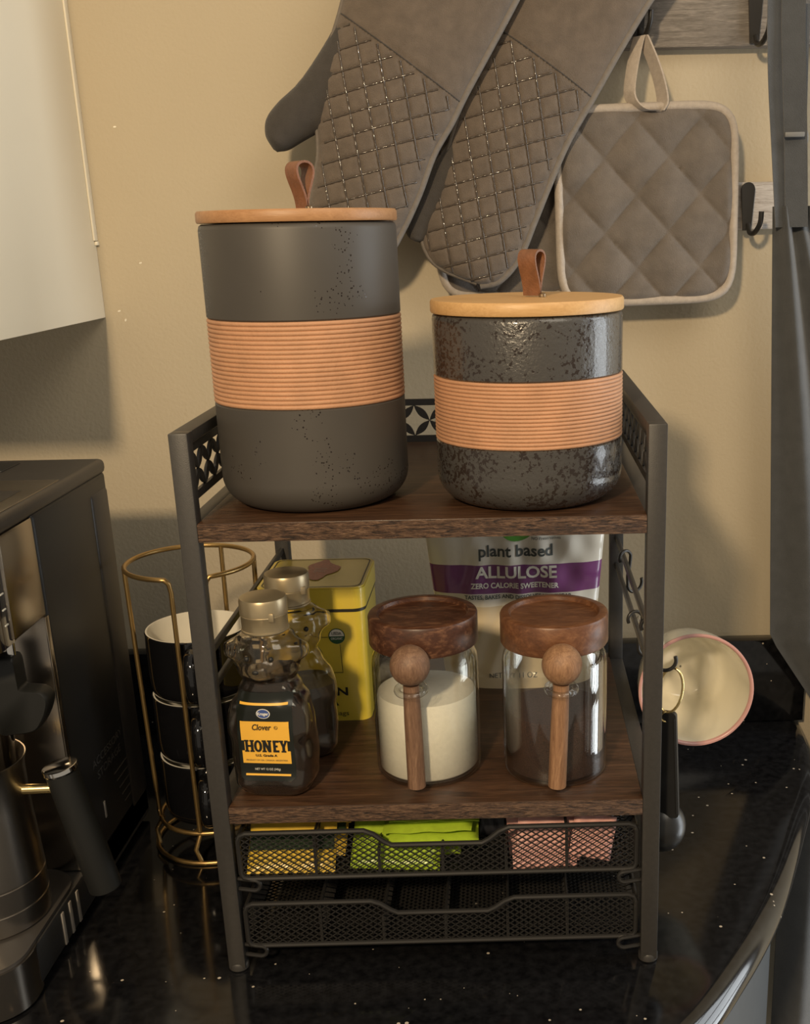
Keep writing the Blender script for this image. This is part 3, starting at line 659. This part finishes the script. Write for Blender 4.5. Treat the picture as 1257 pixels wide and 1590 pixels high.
PN = ('pink paper packet upright behind the drawer front mesh', 'pink paper packet behind the foremost pink packet', 'narrow tilted pink paper packet beside the drawer corner', 'pink paper packet rearmost of the upright pink packets', 'low pink paper packet at the foot of the front mesh')
PK = ('sweetener_packet', None, 'pink sweetener packets in the drawer', 'packet_pink')
for k, (x, y, z, rx, ry, rz) in enumerate(((.086, .020, .1040, 1.1, .10, .05), (.078, .030, .1045, 1.05, -.14, -.08), (.120, .016, .1060, 1.2, .26, .12), (.100, .040, .1020, 1.0, .02, .02), (.082, .014, .0900, 1.1, .0, .06))):
    packet(PK[0], PN[k], *PK[2:], (x, y, z), (rx, ry, rz), .050 if k != 2 else .034, .034 if k < 4 else .018, .003)
packet('sweetener_packet', 'pale pink packet lying on top of the drawer contents', None, 'packet_pink_pale', (.100, .062, .1225), (.06, .03, .02), .075, .045, .004)
packet('sweetener_packet', 'crumpled pale pink packet lying under the middle shelf', None, 'packet_pink_pale', (.104, .085, .1165), (.10, -.05, -.1), .070, .050, .004)

# ------------------------------------------------------------------ gold mug stand and black mugs
SC = (-.2303, .2187)
ms = thing('mug_stand', 'gold wire mug stand beside the rack', 'mug stand', (SC[0], SC[1], 0))
rg = .0566; zt = .2774; wr = .0022
def ang(a, r_, z): a = math.radians(a); return (r_*math.cos(a), r_*math.sin(a), z)
a0, a1 = -62, 267                                                  # open front slot between -93 and -62 degrees
pts = [ang(a0, .0530, .032), ang(a0, .0540, zt-.012), ang(a0+1, .0550, zt-.004), ang(a0+4, rg, zt)]+[ang(a0+8+(a1-a0-16)*k/50, rg, zt) for k in range(51)]+[ang(a1-4, rg, zt), ang(a1-1, .0550, zt-.004), ang(a1, .0540, zt-.012), ang(a1, .0530, .032)]
G().tube(pts, wr, 8).build('top_ring', 'gold_wire', ms, 60)
for a in (200, 75, 8): G().tube([ang(a, rg, zt), ang(a, .0530, .032)], wr, 8).build('upright', 'gold_wire', ms, 60)
G().tube([ang(k*10, 0.0520, .0300) for k in range(36)], wr, 8, True).build('mug_ring', 'gold_wire', ms, 60)
G().tube([ang(k*10, .0580, wr) for k in range(36)], wr, 8, True).build('base_ring', 'gold_wire', ms, 60)
for a in (200, 75, 8, -93, -62): G().tube([ang(a, .0505, .030), ang(a-4, .0575, .016), ang(a, .0560, wr)], wr, 8).build('foot', 'gold_wire', ms, 60)
for a in (20, 140, 260): G().tube([ang(a, .0505, .0300), ang(a, .020, .0285), ang(a+180, .0001, .0285)], .0015, 6).build('spoke', 'gold_wire', ms, 60)
def black_mug(label, z):
    t = thing('black_mug', label, 'mug', (SC[0], SC[1], z), 0, 'black mugs in the gold stand'); R = .0468; h_ = .0605
    G().lathe([(.036, 0), (.0425, .0008), (.0450, .003), (.0464, .010), (R, .020), (R, h_-.001), (R-.001, h_)], 64, capt=False).build('body', 'mug_black', t)
    G().lathe([(R-.001, h_), (R-.0025, h_), (R-.0032, h_-.002), (R-.004, .03), (.040, .009), (.028, .005)], 64, capb=False).build('interior', 'mug_white', t)
    a = math.radians(-81); dx, dy = math.cos(a), math.sin(a); pa = [(.0435, .012), (.056, .010), (.0645, .018), (.067, .031), (.064, .045), (.056, .052), (.0445, .052)]
    P3 = catmull([(q*dx, q*dy, z_) for q, z_ in pa], 24); G().tube(P3, .0068, 14, ry=.0046).build('handle', 'mug_black', t, 60)
black_mug('black espresso mug at the bottom of the stand', .0325); black_mug('black espresso mug in the middle of the stand', .0940); black_mug('topmost black espresso mug with white inside showing', .1555)

# ------------------------------------------------------------------ coffee machine and milk jug
MX = -.3100
cm = thing('coffee_machine', 'black and stainless espresso machine', 'coffee machine', (MX, 0, 0))
G().bbox(-.30, 0, .092, .2575, .008, .355, .004, 3).build('body', 'machine_black', cm)
tank = G().bbox(-.29, .0012, .212, .2580, .03, .343, .006, 3).build('water_tank', 'machine_top', cm)
tl = G().bbox(-.302, .001, -.020, .2595, .353, .3665, .005, 3).build('top_lid', 'machine_top', cm)
G().bbox(-.27, -.004, .010, .163, .3662, .3672, .0004).build('warming_plate', 'stainless', tl)
G().bbox(-.26, -.068, .200, .240, .3662, .3678, .0006).build('tank_lid', 'machine_black', tl)
G().bbox(-.262, -.018, .018, .120, .3671, .3677, .0003).build('plate_inset', 'machine_top', tl)
hd = G().bbox(-.30, -.0005, .032, .092, .2720, .353, .002).build('head_panel', 'stainless', cm)
G().prism([(a, b) for a, b in rrect(-.30, -.003, -.010, .060, .024)], ((0, 0, 0), (1, 0, 0), (0, 1, 0), (0, 0, 1)), .270, .349).build('control_panel', 'panel_black', cm)
for k, z in enumerate((.286, .298, .310)): G().bbox(-.0050, -.0024, .0245, .0300, z, z+.0012, .0002).build('button_mark', 'ink_white', cm)
G().bbox(-.30, -.001, .0875, .0925, .042, .272, .0006).build('column_face', 'stainless', cm)
G().bbox(-.001, .0006, .086, .0925, .042, .272, .0003).build('edge_trim', 'stainless', cm)
G().bbox(-.30, 0, -.022, .2575, .006, .041, .003).build('base', 'machine_black', cm)
G().prism(rrect(-.30, .0005, -.062, .010, .034, 10), ((0, 0, 0), (1, 0, 0), (0, 1, 0), (0, 0, 1)), .003, .0415).build('base_front', 'stainless', cm, 30)
G().prism(rrect(-.298, -.002, -.060, .088, .032, 10), ((0, 0, 0), (1, 0, 0), (0, 1, 0), (0, 0, 1)), .0415, .0442).build('drip_tray', 'machine_top', cm, 30)
for y in (.030, .046, .062): G().bbox(-.0005, .0010, y, y+.0045, .008, .037, .0004).build('steel_bar', 'steel_bar', cm)
flat_text('lettering', 'ACCESSORY', .0105, lambda a, b: (.0003, .172+a, .1165+b), 'vent_ink', cm, width=.076)
flat_text('lettering', 'STORAGE', .0105, lambda a, b: (.0003, .172+a, .1035+b), 'vent_ink', cm, width=.060)
for k in range(5): G().bbox(-.0005, .0005, .180+.004*k, .225+.002*k, .086-.009*k, .0868-.009*k, .0001).build('vent_line', 'machine_top', cm)
G().bbox(-.0005, .0008, .146, .149, .060, .076, .0003).build('latch', 'steel_bar', cm)
sw = G().tube([(-.0135, .050, .300), (-.0140, .050, .240)], .0036, 14).build('steam_wand', 'chrome', cm)
sh = [(-.027, .255), (-.0262, .238), (-.0275, .225), (-.0295, .212), (-.031, .196), (-.0275, .190), (-.019, .1905), (-.007, .1918), (.000, .1945), (.0050, .2010), (.0090, .2085), (.0118, .2180), (.0100, .2240), (.0055, .2270), (-.002, .2280), (-.0085, .2290), (-.0092, .2330), (-.0094, .2420), (-.0098, .2530), (-.0130, .2555)]
shs = [(q.x, q.y) for q in catmull([(a, b, 0) for a, b in sh+sh[:1]], 80)][:-1]
g = G(); loops = []
for dy, k in ((-.009, .93), (-.0075, .98), (-.005, 1), (.005, 1), (.0075, .98), (.009, .93)):
    cxm, czm = -.012, .215; loops.append([(cxm+(a-cxm)*k, .050+dy, czm+(b-czm)*k) for a, b in shs])
n = len(shs); g.v = [q for lp in loops for q in lp]; g.f = [(k*n+i, k*n+(i+1) % n, (k+1)*n+(i+1) % n, (k+1)*n+i) for k in range(5) for i in range(n)]+[tuple(range(n-1, -1, -1)), tuple(range(5*n, 6*n))]
g.build('wand_grip', 'rubber', sw, 50)
G().tube([(-.0275, .050, .196), (-.0300, .050, .150)], [.0060, .0045], 14).build('wand_tip', 'chrome', sw)
jg = thing('milk_jug', 'stainless milk jug with black cylindrical handle on the drip tray', 'jug', (-.3600, .022, .0442))
R = .0445
G().lathe([(R-.002, 0), (R, .002), (R, .018), (R-.0008, .0186), (R-.0008, .0196), (R, .0202), (R, .038), (R-.0008, .0386), (R-.0008, .0396), (R, .0402), (R-.001, .06), (R-.003, .10), (R-.003, .128), (R-.001, .136), (R-.002, .136), (R-.004, .128), (R-.004, .10), (R-.003, .01)], 72, capt=True).build('body', 'stainless', jg)
hA = Vector((.0705, .004, .1235)); hB = Vector((.0890, .010, .016)); dr = (hB-hA).normalized()
hn = G().tube([hA, hA+(hB-hA)*.5, hB-dr*.001, hB], [.0122, .0128, .0128, .0118], 28).build('handle', 'rubber', jg, 40)
G().tube([hA-dr*.0048, hA-dr*.0042, hA-dr*.001, hA+dr*.0005], [.0122, .0134, .0136, .0128], 28).build('handle_cap', 'chrome', hn, 30)
G().tube([(.038, 0, .110), (.062, .003, .109)], .0042, 12).build('handle_arm', 'bright_gold', jg)

# ------------------------------------------------------------------ right side of the rack: hooks, cream mug, measuring spoon
def hook(label, y, zrail, flip, reach=.020, drop=.034):
    x0 = W2-P/2; r_ = .0065; pa = []
    for k in range(9):                                             # upper crook over the rail
        a = PI*1.15-PI*1.15*k/8; pa.append((r_*math.cos(a), .0, r_*math.sin(a)+.0))
    pa += [(r_*.8, 0, -.010), (r_*.5, 0, -.016)]
    c = (r_*.5+.0085, -.026+.0)
    for k in range(11):
        a = PI*1.02+PI*1.10*k/10; pa.append((c[0]+.0085*math.cos(a), 0, c[1]+.0085*math.sin(a)))
    t = G().tube(catmull(pa, 50), .0015, 8).build('s_hook', 'wire_black', None, 60); tag(t, label, 'hook', 'hooks on the rack rail')
    t.location = (x0, y, zrail); t.rotation_euler = (0, 0, flip); return t
hook('black wire hook on the rack rail carrying the gold ring', .030, .2735, -.2)
hook('black wire hook on the rack rail beside the cream mug', .128, .2455, .3)
hook('bare black wire hook on the upper rack rail beside the back post', .215, .2735, .6)
mg = thing('cream_mug', 'cream mug with pink rim hung sideways on the rack, open end showing', 'mug', (.2205, .1500, .1695)); mg.rotation_euler = (-.12, 0, .02)
R = .0510; L = .088
def ymap(prof, n=72):
    g = G(); g.lathe(prof, n, capb=False, capt=False); g.v = [(a, c_, b_) for a, b_, c_ in g.v]; return g
ymap([(R-.0005, .0035), (R-.001, .010), (R-.003, .030), (R-.007, .055), (R-.012, .074), (R-.018, L-.004), (R-.024, L), (.001, L)]).build('body', 'mug_cream', mg, 60)
ymap([(R-.0005, .0035), (R, .002), (R-.0002, .0005), (R-.0016, 0), (R-.0030, .0006), (R-.0034, .003)]).build('pink_rim', 'mug_pink', mg, 60)
ymap([(R-.0034, .003), (R-.0040, .012), (R-.0065, .035), (R-.011, .060), (R-.017, .077), (R-.024, .083), (.001, .084)]).build('interior', 'mug_cream', mg, 60)
a = math.radians(128); ux, uz = math.cos(a), math.sin(a)
G().tube(catmull([(q*ux, y_, q*uz) for q, y_ in ((.046, .018), (.060, .016), (.069, .028), (.068, .046), (.058, .062), (.038, .066))], 26), .0062, 12, ry=.0046).build('handle', 'mug_cream', mg, 60)
ring = G().tube([(.0095*math.cos(k*PI/16), .003*math.sin(k*PI/16), .0175*math.sin(k*PI/16)) for k in range(32)], .0011, 8, True).build('key_ring', 'bright_gold', None, 60)
tag(ring, 'gold ring hanging from the front hook', 'ring'); ring.location = (.1800, .030, .2215); ring.rotation_euler = (0, .12, -.5)
ms2 = thing('measuring_spoon', 'black measuring spoon hanging from the gold ring', 'spoon', (.1758, .030, .2045))
G().prism(rrect(-.0125, .0095, -.090, 0, .003), ((0, 0, 0), (.92, -.38, 0), (-.045, .0, 1), (.38, .92, 0)), -.0022, .0022).build('handle', 'spoon_black', ms2, 30)
G().tube([(.0068, -.0052, -.004), (.0106, -.0052, -.086)], .0008, 8).build('handle_rib', 'spoon_black', ms2)
g = G(); g.grid(lambda u, v: (.0190*math.sin(PI/2*max(v, .01))*math.cos(2*PI*u), -.0170*math.cos(PI/2*v)+.004, .0215*math.sin(PI/2*max(v, .01))*math.sin(2*PI*u)), 36, 12, True)
g.grid(lambda u, v: (.0180*math.sin(PI/2*max(v, .01))*math.cos(2*PI*u), -.0158*math.cos(PI/2*v)+.004, .0205*math.sin(PI/2*max(v, .01))*math.sin(2*PI*u)), 36, 12, True)
bw = g.build('bowl', 'spoon_black', ms2, 60); bw.location = (.0040, .006, -.1045); bw.rotation_euler = (0, 0, .5)
e = G().tube([(.004*math.cos(k*PI/8), .0, .004*math.sin(k*PI/8)) for k in range(16)], .0008, 6, True).build('eyelet', 'bright_gold', ms2); e.location = (.001, -.002, -.004)

# ------------------------------------------------------------------ wall: hook boards, pot holders, mitts, apron
b1 = thing('hook_board', 'grey weathered wooden hook board above the square pot holder', 'hook board', (.30, YW, .7255))
G().bbox(-.17, .22, -.018, 0, 0, .090, .0015).build('plank', 'board_grey', b1)
b2 = thing('hook_board', 'whitewashed wooden hook board below the grey one', 'hook board', (.25, YW, .5535))
G().bbox(-.16, .112, -.018, 0, 0, .046, .0015).build('plank', 'board_white', b2)
def coat_hook(x, z, par):
    pl = [(.0068*math.cos(a), .0068*math.sin(a)) for a in [PI*k/10 for k in range(11)]]; pl = pl+[(-.0042, -.040), (.0042, -.040)]
    p_ = G().prism(pl, ((x, -.0185, z), (1, 0, 0), (0, 0, 1), (0, -1, 0)), 0, .004).build('coat_hook', 'wire_black', par, 40)
    G().tube(catmull([(x+.001, -.022, z-.034), (x+.0015, -.030, z-.042), (x+.004, -.042, z-.042), (x+.007, -.052, z-.033), (x+.0075, -.054, z-.022)], 18), .0026, 10).build('prong', 'wire_black', p_, 60)
coat_hook(.009, .042, b1); coat_hook(-.104, .050, b1)
coat_hook(.059, .039, b2)

def potholder(name, label, c, hw_, hh, tilt, loop_up):
    t = thing(name, label, 'pot holder', c); t.rotation_euler = (0, tilt, 0); rad = .034
    def sq(u, v):                                                # square grid squeezed into a rounded square
        x = (2*u-1); z = (2*v-1); n_ = 7.0
        k = max(abs(x), abs(z)); q = (abs(x)**n_+abs(z)**n_)**(1/n_) or 1
        s = k/q if q > 1e-6 else 1
        return x*s*hw_, z*s*hh
    per = .047
    def front(u, v, sg):
        x, z = sq(u, v); e = max(0, 1-max(abs(2*u-1), abs(2*v-1)))
        a_ = (x*.74+z*.67)/per; b_ = (x*.74-z*.67)/per+.3
        puff = (abs(math.sin(PI*a_))*abs(math.sin(PI*b_)))**.45
        wob = .0008*math.sin(90*x+30*z)+.0006*math.sin(120*z-50*x)
        return (x, sg*(.0022+min(1, e/.08)**.6*(.0058*puff+wob+.0008)), z)
    g = G(); a_ = G().grid(lambda u, v: front(u, v, -1), 110, 110); b_ = G().grid(lambda u, v: front(u, v, .5), 60, 60); g.add(a_.v, a_.f); g.add(b_.v, b_.f)
    g.build('quilted_pad', 'fabric_pad', t, 70)
    out = []
    for k in range(120):
        q = 2*PI*k/120; c_, s_ = math.cos(q), math.sin(q); m_ = max(abs(c_), abs(s_)); x, z = sq(.5+.5*c_/m_, .5+.5*s_/m_); out.append((x*1.0, -.0015, z*1.0))
    G().tube(out, .0052, 10, True, ry=.0046).build('binding', 'fabric_bind', t, 70)
    if loop_up:
        top = hh+.002; lp = catmull([(.012, -.003, top-.006), (.016, -.004, top+.004), (.010, -.003, top+.030), (-.001, .002, top+.058), (-.004, .004, top+.062), (-.007, .003, top+.058), (-.014, -.002, top+.030), (-.016, -.006, top+.008), (-.006, -.008, top-.004), (.010, -.008, top-.006)], 40)
        g = G(); vs = []
        for q in lp:
            for dx, dy in ((.0008, -.0060), (.0008, .0060), (-.0008, .0060), (-.0008, -.0060)): vs.append((q.x+dx-.75*dy, q.y+dy*.9, q.z))
        g.add(vs, [(4*k+i, 4*k+(i+1) % 4, 4*k+4+(i+1) % 4, 4*k+4+i) for k in range(39) for i in range(4)]+[(0, 1, 2, 3), (159, 158, 157, 156)])
        g.build('hanging_loop', 'fabric_bind', t, 50)
potholder('pot_holder', 'square quilted grey pot holder hanging by its loop from the hook board', (.2025, .4250, .5775), .0870, .0915, -.018, True)
potholder('pot_holder', 'quilted grey pot holder mostly hidden behind the oven mitts', (.0830, .4440, .5820), .0890, .0890, 0, False)

def mitt(label, Ledge, Redge, thumbL, thumbR, Y0, T, seam, tcol):
    zs = [p_[1] for p_ in Ledge+Redge]; xs = [p_[0] for p_ in Ledge+Redge]; cx, cz = sum(xs)/len(xs), min(zs)
    t = thing('oven_mitt', label, 'oven mitt', (cx, Y0, cz), 0, 'quilted oven mitts')
    loc = lambda pts: [(x-cx, z-cz, 0) for x, z in pts]
    (sx0, sz0), (sx1, sz1) = [(x-cx, z-cz) for x, z in seam]
    sn = Vector((-(sz1-sz0), sx1-sx0)).normalized()                 # points to the cuff side
    dA = Vector((math.sin(math.radians(8)), -math.cos(math.radians(8)))); dB = Vector((math.cos(math.radians(13)), math.sin(math.radians(13))))
    nA = Vector((-dA.y, dA.x)); nB = Vector((-dB.y, dB.x)); per = .0182
    def quilt(x, z):
        p_ = Vector((x, z)); s = (p_-Vector((sx0, sz0))).dot(sn)
        if s > -.001: return -.0012*math.exp(-((s+.001)/.0012)**2) if s < .004 else .0004*math.sin(x*55+z*35)*1.5
        q = 0
        for nn in (nA, nB):
            a_ = p_.dot(nn)/per; dd = abs(a_-round(a_))*per; q = min(q, -.0015*math.exp(-(dd/.0018)**2))
        return q*min(1, -s/.004)
    def shell(Lp, Rp, T_, n1, n2, useq, tipk=1.0, yoff=0):
        A = catmull(loc(Lp), n1); B = catmull(loc(Rp), n1)
        def pt(u, v, sg):
            i = v*(n1-1); k = min(int(i), n1-2); fr_ = i-k; a_ = A[k].lerp(A[k+1], fr_); b_ = B[k].lerp(B[k+1], fr_)
            x = a_.x+(b_.x-a_.x)*u; z = a_.y+(b_.y-a_.y)*u; s = 2*u-1
            th = T_*(max(0, 1-s*s))**.5*min(1, math.sqrt(max(0, 1-v)/.18))
            y = sg*th*(1 if sg < 0 else .55)
            if sg < 0 and useq: y -= quilt(x, z)*min(1, (1-abs(s))/.06)
            return (x, y+yoff, z)
        fr_ = G().grid(lambda u, v: pt(u, v, -1), n2, n1); bk = G().grid(lambda u, v: pt(u, v, 1), n2//2, n1//2)
        g = G(); g.add(fr_.v, fr_.f); g.add(bk.v, bk.f); return g, fr_, A, B
    g, fr_, A, B = shell(Ledge, Redge, T, 190, 92, True); body = g.build('body', 'fabric_mitt', t, 80)
    bv = fr_.bvh()
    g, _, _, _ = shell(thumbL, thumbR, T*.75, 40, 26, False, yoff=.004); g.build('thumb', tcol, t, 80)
    G().tube([(q.x, -.001, q.y) for q in B[::3]], .0030, 8, ry=.0040).build('piping', 'fabric_piping', body, 70)
    G().tube([(q.x, -.001, q.y) for q in A[::3]], .0022, 8).build('piping', 'fabric_piping', body, 70)
    st_ = []
    for k in range(60):
        q = Vector((sx0, sz0)).lerp(Vector((sx1, sz1)), k/59*1.3-.15); h_ = bv.ray_cast(Vector((q.x, -.2, q.y)), Vector((0, 1, 0)))
        if h_[0] is not None: st_.append((q.x, h_[0].y+.0002, q.y))
    G().tube(st_, .0008, 6).build('seam_stitch', 'fabric_thumb', body, 60)
    # raised silicone strips over the quilt seams
    g = G()
    for dd, nn in ((dA, nA), (dB, nB)):
        for k in range(-16, 24):
            run = []
            for j in range(-110, 111):
                p_ = nn*(k*per)+dd*(j*.0022)+Vector((0, .0)); s = (p_-Vector((sx0, sz0))).dot(sn)
                ok = s < -.003
                h_ = bv.ray_cast(Vector((p_.x, -.2, p_.y)), Vector((0, 1, 0))) if ok else (None,)
                if ok and h_[0] is not None and h_[0].y < -T*.35:
                    run.append((p_.x, h_[0].y-.0001, p_.y))
                else:
                    if len(run) > 3: g.tube(run, [.0006+.0006*abs(math.sin(i_*.9+k)) for i_ in range(len(run))], 5)
                    run = []
            if len(run) > 3: g.tube(run, .0007, 5)
    g.build('silicone_grid', 'silicone', body, 80, 'stuff')
    return t
ML_L = [(-.0735, .7933), (-.0847, .7565), (-.0977, .7244), (-.1121, .6917), (-.1146, .6582), (-.1155, .6297), (-.1226, .6009), (-.1285, .5715), (-.1182, .5414), (-.0909, .5257)]
ML_R = [(.0937, .7906), (.0736, .7565), (.0487, .7164), (.0265, .6809), (.0122, .6559), (-.0061, .6277), (-.0213, .5931), (-.0385, .5609), (-.0555, .5372), (-.0816, .5237)]
MT_L = [(-.0815, .7590), (-.1010, .7290), (-.1285, .6950), (-.1505, .6770), (-.1630, .6625), (-.1648, .6480), (-.1586, .6353)]
MT_R = [(-.0627, .6856), (-.0820, .6691), (-.0980, .6581), (-.1120, .6504), (-.1298, .6416), (-.1439, .6344), (-.1551, .6329)]
MR_L = [(.0852, .7945), (.0663, .7518), (.0471, .7135), (.0243, .6744), (.0106, .6402), (-.0069, .5934), (-.0212, .5575), (-.0159, .5342), (-.0004, .5203), (.0314, .5072)]
MR_R = [(.2257, .7922), (.2010, .7604), (.1754, .7224), (.1479, .6779), (.1230, .6381), (.1037, .5973), (.0893, .5645), (.0740, .5312), (.0542, .5099), (.0346, .5053)]
RT_L = [(.0105, .6435), (-.0094, .6174), (-.0263, .5939), (-.0355, .5760), (-.0387, .5627), (-.0354, .5529), (-.0285, .5485)]
RT_R = [(.0347, .6166), (.0181, .5931), (.0047, .5753), (-.0055, .5603), (-.0123, .5525), (-.0189, .5483), (-.0241, .5471)]
ext = lambda pts: [(pts[0][0]+(pts[0][0]-pts[1][0])*1.6, pts[0][1]+(pts[0][1]-pts[1][1])*1.6)]+pts
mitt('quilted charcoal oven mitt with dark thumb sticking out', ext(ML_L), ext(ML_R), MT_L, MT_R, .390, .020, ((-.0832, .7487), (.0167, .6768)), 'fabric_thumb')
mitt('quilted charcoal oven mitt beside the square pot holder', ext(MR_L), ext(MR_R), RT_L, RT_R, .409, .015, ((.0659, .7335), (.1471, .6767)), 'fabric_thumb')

ap = thing('apron', 'dark grey apron hanging beside the pot holder', 'apron', (.36, .425, .60))
def apt(u, v):
    z = .575-1.05*v; xl = .3285+.0205*min(1, max(0, (.575-z)/.455))+.056*min(1, max(0, (.115-z)/.085)); xl -= .030*min(1, max(0, (-.040-z)/.06)); xr = .378+.20*min(1, v*2.5)+.02*v
    x = xl+(xr-xl)*u; fold = .010*math.sin(u*22+v*2)+.006*math.sin(u*9-v*3+1)
    y = .420-.012*math.sin(PI*min(1, u*3))+fold*min(1, .3+v*2)
    return (x-.36, y-.425, z-.60)
g = G(); A_ = G().grid(apt, 90, 70); g.add(A_.v, A_.f); g.add([(x, y+.0016, z) for x, y, z in A_.v], [q[::-1] for q in A_.f])
g.build('skirt', 'apron_cloth', ap, 80)
def strap(pts, w, mat='apron_cloth', name='strap', yaw_=0):
    g = G(); vs = []; n_ = 40; P3 = catmull(pts, n_); ca, sa = math.cos(yaw_), math.sin(yaw_)
    for q in P3:
        for e_, k in ((-w/2, -.001), (w/2, -.001), (w/2, .001), (-w/2, .001)): vs.append((q.x-.36+e_*ca, q.y-.425+k+e_*sa, q.z-.60))
    g.add(vs, [(4*k+i, 4*k+(i+1) % 4, 4*k+4+(i+1) % 4, 4*k+4+i) for k in range(n_-1) for i in range(4)]+[(0, 1, 2, 3), (4*n_-1, 4*n_-2, 4*n_-3, 4*n_-4)])
    return g.build(name, mat, ap, 50)
strap([(.3165, .400, .800), (.3180, .402, .740), (.3225, .406, .685), (.3290, .408, .625), (.3370, .412, .555)], .016, yaw_=.3)
strap([(.3325, .396, .800), (.3345, .398, .740), (.3390, .400, .685), (.3435, .403, .635), (.3500, .408, .555)], .022, yaw_=-.1)
strap([(.3460, .410, .755), (.3480, .412, .695), (.3500, .412, .635), (.3540, .414, .555)], .013, yaw_=.2)
G().bbox(.331-.36, .350-.36, -.031, -.025, .0375, .0420, .0008).build('strap_slider', 'apron_buckle', ap)
G().lathe([(.0001, 0), (.003, .001), (.0042, .004), (.0042, .010), (.003, .014), (.0001, .015)], 16, (.3530-.36, -.016)).build('buckle', 'apron_buckle', ap).location = (0, 0, .030)
